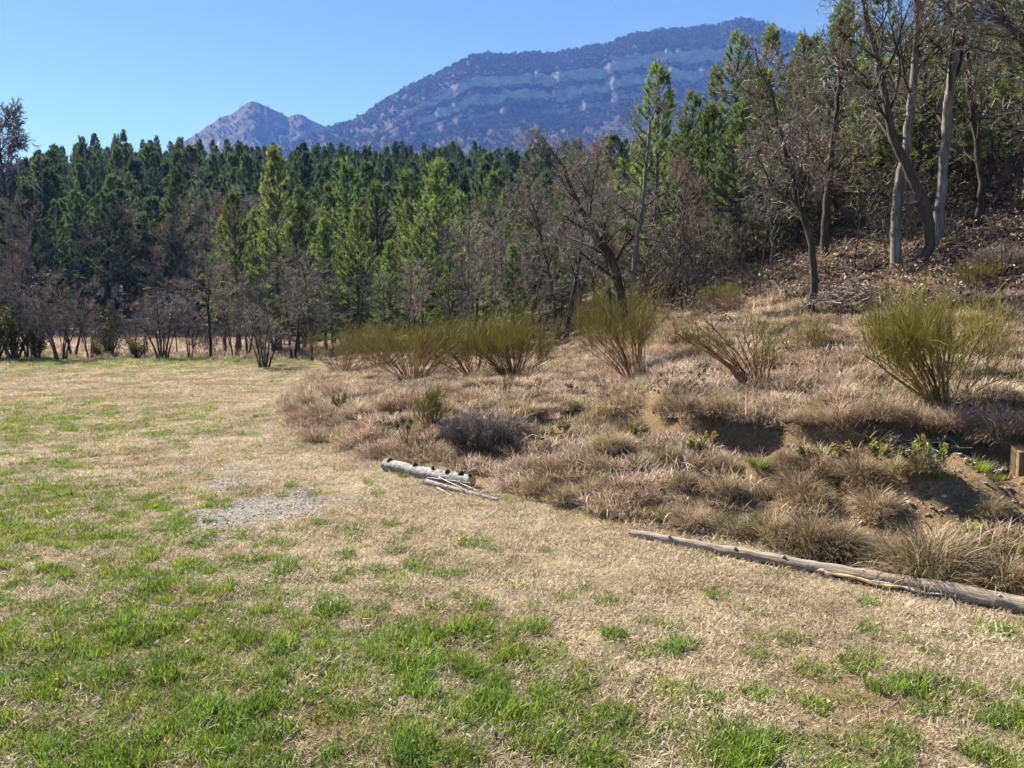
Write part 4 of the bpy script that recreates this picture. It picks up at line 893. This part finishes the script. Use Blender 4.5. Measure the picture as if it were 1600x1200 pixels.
put([TUS[0]], 1575, 925, .95, 'bleached tussock hanging over the rotten end of the long log', None)
put([GT_[0]], 1572, 868, 1.0, 'bright green grass tuft beside the largest brown tussock', None, 'grass_tuft', 'grass tuft')
for px, py, s in [(1080, 825, .6), (1150, 835, .75), (1205, 842, .85), (1265, 858, .85), (1310, 868, .75), (1030, 812, .5), (1230, 850, .6), (1345, 862, .5)]:
    put(TUS, px, py, s, 'brown tussock in the row just behind the long log', 'tussocks in the row behind the long log')
for px, py, s in [(1115, 735, .75), (1045, 725, .6), (1000, 730, .6), (1250, 775, .7), (1190, 780, .65), (1130, 770, .6), (1300, 755, .7), (1370, 800, .7), (1275, 740, .7), (1340, 745, .65), (1400, 740, .6), (1230, 725, .5), (1070, 760, .5), (1440, 735, .45), (1545, 810, .45), (1360, 770, .6)]:
    put(TUS, px, py, s, 'tussock on the shelf below the earth step', 'tussocks on the shelf below the earth step')
for px, py, s in [(940, 690, .8), (905, 720, .65), (880, 785, .65), (860, 740, .6), (955, 745, .65), (985, 680, .7), (925, 770, .5), (820, 700, .55), (845, 770, .5), (1010, 790, .5), (795, 765, .45)]:
    put(TUS + PTUS, px, py, s, 'tussock on the low bank between the pale log and the earth step', 'tussocks on the low bank')
for px, py, s in [(885, 640, .75), (830, 650, .7), (800, 645, .6), (925, 645, .65), (700, 640, .6), (680, 655, .55), (960, 640, .7), (860, 635, .6), (740, 630, .5)]:
    put(TUS, px, py, s, 'dark-footed tussock at the brink above the grey shrub', 'tussocks at the brink above the grey shrub')
for px, py, s in [(500, 655, .9), (470, 660, .8), (490, 690, .8), (545, 700, .75), (570, 690, .8), (600, 715, .6), (520, 620, .9), (480, 630, .9), (560, 650, .8), (610, 640, .8), (450, 645, .7), (580, 620, .8), (640, 715, .6), (530, 670, .8)]:
    put(PTUS, px, py, s, 'pinkish dry tussock on the rounded meadow end of the bank', 'pinkish tussocks on the bank end')
cnt = 0
while cnt < 110:
    x_, y_ = rr.uniform(-4.5, 9), rr.uniform(4.2, 16); s_ = toe_dist(np.array([x_]), np.array([y_]))[0]
    if s_ < .12 or s_ > 8 or abs(x_) > .75 * y_ or bare_map(np.array([x_]), np.array([y_]))[0] > .3: continue
    cnt += 1; low_ = s_ < 2.0; sc_ = rr.uniform(.4, .95)
    thing('grass_tussock', (TUS + PTUS)[rr.integers(0, 8)], 'small dry tussock scattered on the lower face of the bank' if low_ else 'small dry tussock scattered over the top of the bank', 'tussock',
          'small tussocks on the bank face' if low_ else 'small tussocks on the bank top', (x_, y_, Hs(x_, y_)), rr.uniform(0, 6.28), (sc_, sc_, sc_ * rr.uniform(.8, 1.2)))
for px in np.linspace(1035, 1640, 34):
    py = np.interp(px, [1035, 1150, 1300, 1400, 1500, 1650], [645, 655, 662, 668, 672, 680]) + rr.uniform(-8, 5)
    put(PTUS + TUS[:1], px, py, rr.uniform(.45, .8), 'dry tussock hanging over the lip of the earth step', 'tussocks on the lip of the earth step')
for px, py, s in [(1185, 732, .9), (1470, 755, .6), (1530, 735, .8), (1445, 745, .6), (1320, 720, .5), (812, 745, .9), (1515, 830, .6), (1560, 750, .5), (630, 745, .5), (575, 755, .5)]:
    put(GT_, px, py, s, 'small fresh green grass tuft on the bank', 'green grass tufts on the bank', 'grass_tuft', 'grass tuft')

# ------------------------------------------------------------------ small plants and shrubs
def grey_shrub(seed, n, R, h):
    rng = np.random.default_rng(seed); S, T = [], []
    for k in range(60):
        a = rng.uniform(0, 6.28); q = rng.uniform(.1, 1) ** .6; zt = h * (1 - .55 * q * q) * rng.uniform(.7, .95); e = np.array([cos(a) * R * q, sin(a) * R * q, zt]); b = np.array([cos(a) * .1, sin(a) * .1, -.03])
        pts = np.array([b, b * .6 + e * .4 + [0, 0, .04], e]); S.append((pts, np.array([.010, .007, .004])))
        for _ in range(n // 60):
            f = rng.uniform(.45, 1); p = b + (e - b) * f + rng.normal(0, .035, 3); d = nrm(np.array([cos(a) * q, sin(a) * q, 1.0]) + rng.normal(0, .5, 3)); l = rng.uniform(.05, .13); T.append((np.array([p, p + d * l]), np.array([.0035, .0015])))
    g1, g2 = Geo(), Geo(); tubes(g1, S, 4); tubes(g2, T, 3, np.clip(np.array([t[0][1][2] for t in T]) / h * .7 + rng.normal(.1, .18, len(T)), 0, 1))
    return [('stems', g1.mesh('shrub_stems', M['oak_bark'])), ('twigs', g2.mesh('shrub_twigs', M['heather']))]
x, y, z = at(762, 712); thing('grey_shrub', grey_shrub(930, 6000, .56, .46), 'low rounded grey-twigged shrub above the pale log', 'shrub', None, (x, y + .25, Hs(x, y + .25)))
x, y, z = at(1570, 425); thing('grey_shrub', grey_shrub(931, 1800, .6, .5), 'dim grey shrub beside the green tuft at the wood edge', 'shrub', None, (x, y, z))
def headed(seed):
    rng = np.random.default_rng(seed); g1, g2 = Geo(), Geo(); S = []; P = []
    for dx, dz in ((-.10, .30), (-.02, .36), (.10, .34), (.05, .27)):
        e = np.array([dx, rng.uniform(-.04, .04), dz]); S.append((np.array([[0, 0, -.03], e * .5 + [.01, 0, 0], e]), np.array([.007, .006, .005])))
        P.append(e)
    tubes(g1, S, 5)
    for e in P:
        n = 130; d = nrm(rng.normal(size=(n, 3)) + [0, 0, .6]); slivers(g2, rng, e + rng.normal(0, .012, (n, 3)), d, rng.uniform(.04, .085, n), .006, rng.uniform(0, 1, n))
    return [('stalks', g1.mesh('stalks', M['oak_bark'])), ('heads', g2.mesh('heads', M['dark_head'], False))]
x, y, z = at(632, 698); thing('withered_plant', headed(940), 'withered plant with dark tufted heads on stalks near the pale log', 'plant', None, (x, y, z), .3, .85)
def spurge(seed):
    rng = np.random.default_rng(seed); g1, g2 = Geo(), Geo(); S = []; C = []
    for k in range(7):
        a = rng.uniform(0, 6.28); e = np.array([cos(a) * .09, sin(a) * .09, rng.uniform(.10, .2)]); S.append((np.array([[0, 0, -.02], e * .5, e]), np.array([.004, .0035, .003])))
        for _ in range(16): C.append(e * rng.uniform(.55, 1.05) + rng.normal(0, .014, 3))
    tubes(g1, S, 4); C = np.array(C); leaves(g2, rng, C, rng.uniform(.018, .034, len(C)), np.clip(C[:, 2] / .2 + rng.normal(0, .2, len(C)), 0, 1), 1.2)
    return [('stems', g1.mesh('plant_stems', M['broom_stem'])), ('foliage', g2.mesh('plant_leaves', M['leafy'], False))]
SPG = [spurge(950), spurge(951)]
for px, py in [(1090, 712), (1105, 702), (1262, 724), (1290, 730), (1310, 722), (1360, 712), (1372, 720), (1420, 726), (1445, 722), (1460, 732), (880, 680), (870, 692), (1340, 730), (1000, 690)]:
    put(SPG, px, py, rr.uniform(.7, 1.1), 'small yellow-green leafy plant on the shelf of the bank', 'leafy plants on the bank shelf', 'leafy_plant', 'plant')
# heaps of dead brushwood
def brush(seed, n, R, h):
    rng = np.random.default_rng(seed); g = Geo(); L = []
    for k in range(n):
        a = rng.uniform(0, 3.14); q = R * np.sqrt(rng.uniform(0, 1)); b = rng.uniform(0, 6.28); c = np.array([cos(b) * q, sin(b) * q * .7, rng.uniform(0, 1) * h * (1 - (q / R) ** 2) + .02]); l = rng.uniform(.15, .55); d = np.array([cos(a), sin(a), rng.normal(0, .25)])
        L.append((np.array([c - d * l / 2, c + rng.normal(0, .03, 3), c + d * l / 2]), np.array([.008, .007, .003]) * rng.uniform(.5, 1.3)))
    tubes(g, L, 4, rng.uniform(0, 1, n)); g2 = Geo(); m_ = n; C = np.stack([rng.normal(0, R * .5, m_), rng.normal(0, R * .35, m_), rng.uniform(.0, h * .7, m_)], -1); leaves(g2, rng, C, .03, rng.uniform(0, 1, m_), .8)
    return [('branches', g.mesh('brush_branches', M['dead_wood'])), ('dead_leaves', g2.mesh('brush_leaves', M['litter'], False))]
for sd, px, py, R, h, lab in [(960, 1330, 474, .75, .35, 'heap of grey dead brushwood at the foot of the thin bending oak'), (961, 1450, 705, .22, .12, 'small heap of dead twigs and leaves under the earth step')]:
    x, y, z = at(px, py); thing('brush_pile', brush(sd, 260 if R > .5 else 60, R, h), lab, 'brush pile', None, (x, y, z - .02))
# loose limestone
STN = [pebble(980 + k, .05) for k in range(3)]
for k, (px, py, s) in enumerate([(1402, 702, .5), (1390, 712, .7), (1420, 790, .6), (1345, 820, .45), (1500, 712, .45), (1510, 720, .5), (1475, 780, .6), (1440, 775, .5), (1540, 760, .4), (1390, 690, .4), (1575, 560, .9), (1560, 540, .7), (1535, 530, .6), (1590, 590, .6), (1500, 800, .4), (1415, 775, .35), (1585, 545, .6)]):
    x, y, z = at(px, py); o = link('stone', STN[k % 3]); o.location = (x, y, z + .008); o.scale = (s,) * 3; o.rotation_euler = (rr.normal(0, .3), rr.normal(0, .3), rr.uniform(0, 6))
    up_ = py < 600
    tag(o, 'pale loose stone in the leaf litter on the upper bank' if up_ else 'pale loose stone on the bare earth of the bank', 'stone', 'stones on the upper bank' if up_ else 'stones on the bare earth')
# grassy stems poking over the log end
for (a, b), lab in [(((1480, 935), (1580, 880)), 'long dry grass stalk crossing the end of the long log')]:
    x, y, z = at(*a); x2 = (b[0] - 800) / FPX * (y + .1); z2 = z_at(b[1], y + .1); g = Geo(); tubes(g, [(np.array([[0, 0, 0], [(x2 - x) * .5, .05, (z2 - z) * .6], [x2 - x, .1, z2 - z]]), np.array([.003, .0025, .0015]))], 4, [.95]); o = link('grass_stalk', g.mesh('grass_stalk', M['straw'])); o.location = (x, y, z); tag(o, lab, 'stalk')

# ------------------------------------------------------------------ logs
def log_geo(p0, p1, r0, r1, sides=16, n=16, seed=0, sag=0.0, rough=.08):
    rng = np.random.default_rng(seed); p0, p1 = np.array(p0), np.array(p1); t = np.linspace(0, 1, n)[:, None]
    P = p0 + (p1 - p0) * t; P[1:-1] += rng.normal(0, r0 * .07, (n - 2, 3)); P[:, 2] += sag * np.sin(t[:, 0] * pi)
    g = Geo(); tubes(g, [(P, r0 + (r1 - r0) * t[:, 0] + rng.normal(0, r0 * .03, n))], sides)
    v = g.v[0]; ax = nrm(p1 - p0); c = np.repeat(P, sides, 0); an = np.tile(np.arange(sides), n); v[:] = c + (v - c) * (1 + rough * (vnoise(an * 1.3, np.repeat(np.arange(n), sides) * .8, seed) - .5) * 2)[:, None]
    return g, P
def disc(c, ax, r, sides=16):
    g = Geo(); ax = nrm(np.array(ax)); a = nrm(np.cross(ax, [0, 0, 1.0])); b = np.cross(ax, a); an = np.arange(sides) * 2 * pi / sides
    v = np.array(c) + r * (np.cos(an)[:, None] * a + np.sin(an)[:, None] * b); v = np.concatenate([v, [np.array(c) + ax * .004]]); g.add(v, None, [[k, (k + 1) % sides, sides] for k in range(sides)]); return g
# the short pale log
A0 = np.array(at(603, 735)); A1 = np.array(at(737, 762)); rl = .069
c = A0.copy(); b = A1 - A0; b[2] = A1[2] - A0[2]
g, P = log_geo((0, 0, rl * .9), (b[0], b[1], b[2] + rl * .9), rl, rl * .9, seed=1, rough=.13, sag=-.012)
rng = np.random.default_rng(4)
parts = [('bark', g.mesh('pale_log', M['white_bark'])), ('cut_face', disc(P[-1], b, rl * .92).mesh('cut_face', M['cut_wood'])), ('cut_face', disc(P[0], -b, rl * .97).mesh('cut_face', M['grey_log']))]
for f, up_ in [(.05, 1), (.36, 1), (.38, .1), (.57, 1), (.73, .7), (.74, .1), (.88, .9), (.97, .7)]:
    p = P[0] + (P[-1] - P[0]) * f; n_ = nrm(np.array([0.25, -.65, 0]) * (1 - max(up_, 0) * .6) + np.array([0, 0, up_])); q = p + n_ * rl * .75
    gk = Geo(); tubes(gk, [(np.array([q, q + n_ * .018, q + n_ * .038]), np.array([.030, .026, .014]) * rng.uniform(.6, 1.25))], 8, cap=True); parts.append(('knot', gk.mesh('knot', M['knot'])))
thing('fallen_log', parts, 'short thick pale-barked log with dark knots and a fresh cut end', 'log', None, tuple(c))
# thin pale branch and sticks in front of it
def rod(name, a, b, r0, r1, mat, label, group=None, lift_=(0, 0), seed=0, fork=False, cat='stick'):
    A = np.array(at(*a)); B = np.array(at(*b)); A[2] += lift_[0]; B[2] += lift_[1]; g, P = log_geo((0, 0, r0 * .8), tuple(B - A + [0, 0, r1 * .8]), r0, r1, 7, 9, seed, 0.0, .12)
    parts = [('bark', g.mesh('branch', mat))]
    if fork:
        for f, d in ((.35, (.12, .10, .05)), (.55, (.15, -.03, .06)), (.75, (.1, .08, .02))):
            p = P[0] + (P[-1] - P[0]) * f; gg = Geo(); tubes(gg, [(np.array([p, p + np.array(d) * .6, p + np.array(d)]), np.array([.008, .006, .003]))], 5, cap=True); parts.append(('side_twig', gg.mesh('twig', mat)))
    thing(name, parts, label, cat, group, tuple(A))
rod('fallen_branch', (664, 757), (778, 783), .030, .014, M['white_bark'], 'thin pale peeled branch lying in front of the short log', None, (0, 0), 3, True, 'branch')
M['stickw'] = bark('bleached_stick', [(.3, (.30, .26, .23)), (.6, (.50, .46, .42)), (.8, (.62, .58, .55))], 30, (1, 1, 1), .3)
for k, (a, b, la) in enumerate([((672, 748), (722, 771), (.05, .05)), ((668, 752), (735, 765), (.03, .06)), ((690, 752), (745, 770), (.06, .02)), ((683, 765), (706, 775), (.01, .0))]):
    rod('stick', a, b, .008, .004, M['stickw'], 'thin bleached stick tangled over the pale branch', 'sticks over the pale branch', la, 10 + k)
# the long log
A0 = np.array(at(985, 838)); A1 = np.array(at(1590, 958)); dirv = A1 - A0; A1 = A1 + dirv * .12; A1[2] = Hs(A1[0], A1[1]); B = A1 - A0
g, P = log_geo((0, 0, .024), (B[0], B[1], B[2] + .044), .028, .052, 18, 60, 5, .0, .2)
parts = [('bark', g.mesh('long_log', M['grey_log'])), ('cut_face', disc(P[0], -B, .027, 12).mesh('cut_face', M['peel'])), ('cut_face', disc(P[-1], B, .047, 12).mesh('cut_face', M['grey_log']))]
side = nrm(np.array([B[1], -B[0], 0])); side = side if side[1] < 0 else -side
def along(f): i = f * (len(P) - 1); k_ = int(min(i, len(P) - 2)); return P[k_] + (P[k_ + 1] - P[k_]) * (i - k_)
for nm, f0, f1, off, rr_, mat in [('peeled_strip', .52, .72, .05, .012, 'peel'), ('peeled_strip', .60, .80, .048, .008, 'stickw'), ('branch_stub', .50, .545, .04, .018, 'grey_log')]:
    fs = np.linspace(f0, f1, 7); pp = np.array([along(f) + side * (off + .012 * sin(q * 2.1)) + np.array([0, 0, -.012 + .008 * sin(q * 1.3)]) for q, f in enumerate(fs)]); gg = Geo(); tubes(gg, [(pp, rr_ * np.array([.3, .8, 1, 1.1, .9, .6, .2]))], 7, cap=True); parts.append((nm, gg.mesh(nm, M[mat])))
for f in (.12, .3, .42, .86):
    p = along(f); n_ = nrm(side * .5 + np.array([0, 0, .8])); gk = Geo(); tubes(gk, [(np.array([p + n_ * .022, p + n_ * .042, p + n_ * .052]), np.array([.018, .014, .006]))], 7, cap=True); parts.append(('knot', gk.mesh('knot', M['grey_log'])))
thing('fallen_log', parts, 'long thin weathered log lying along the foot of the bank', 'log', None, tuple(A0))
# split stump at the end of the bare earth
x, y, z = at(1590, 738); rng = np.random.default_rng(9); g = Geo(); sides = 22; an = np.arange(sides) * 2 * pi / sides; ringr = .115 * (1 + .10 * rng.normal(size=sides)); lv = [-.08, 0, .1, .19]
V = np.concatenate([np.stack([np.cos(an) * ringr * (1.12 if q == 0 else 1.0), np.sin(an) * ringr * (1.12 if q == 0 else 1.0), np.full(sides, l) + (rng.uniform(-.02, .02, sides) if q == 3 else 0)], -1) for q, l in enumerate(lv)])
g.add(V, [[q * sides + k, q * sides + (k + 1) % sides, (q + 1) * sides + (k + 1) % sides, (q + 1) * sides + k] for q in range(3) for k in range(sides)])
gt = Geo(); gt.add(np.concatenate([V[-sides:] * [.985, .985, 1], [[0, 0, .185]]]), None, [[k, (k + 1) % sides, sides] for k in range(sides)])
thing('tree_stump', [('side', g.mesh('stump_side', M['stump'], False)), ('cut_face', gt.mesh('stump_top', M['stump'], False))], 'short weathered tree stump with split grain at the end of the bare earth', 'stump', None, (x - .02, y - .16, Hs(x - .02, y - .16) + .02), 0, (1.15, 1.15, 1.45))

# ------------------------------------------------------------------ the air
g = Geo(); box(g, (0, 0, 399), (9200, 9200, 802)); hz_m, N, Lk, out = new_mat('haze')
pv = N.new('ShaderNodeVolumePrincipled'); pv.inputs['Color'].default_value = (.13, .29, 1.0, 1); pv.inputs['Density'].default_value = .00024; pv.inputs['Anisotropy'].default_value = 0.0
pv.inputs['Absorption Color'].default_value = (1, 1, 1, 1)
Lk.new(pv.outputs[0], out.inputs['Volume'])
tag(link('haze', g.mesh('haze', hz_m, False)), 'thin blue haze in the air of the valley', 'haze', None, 'stuff')
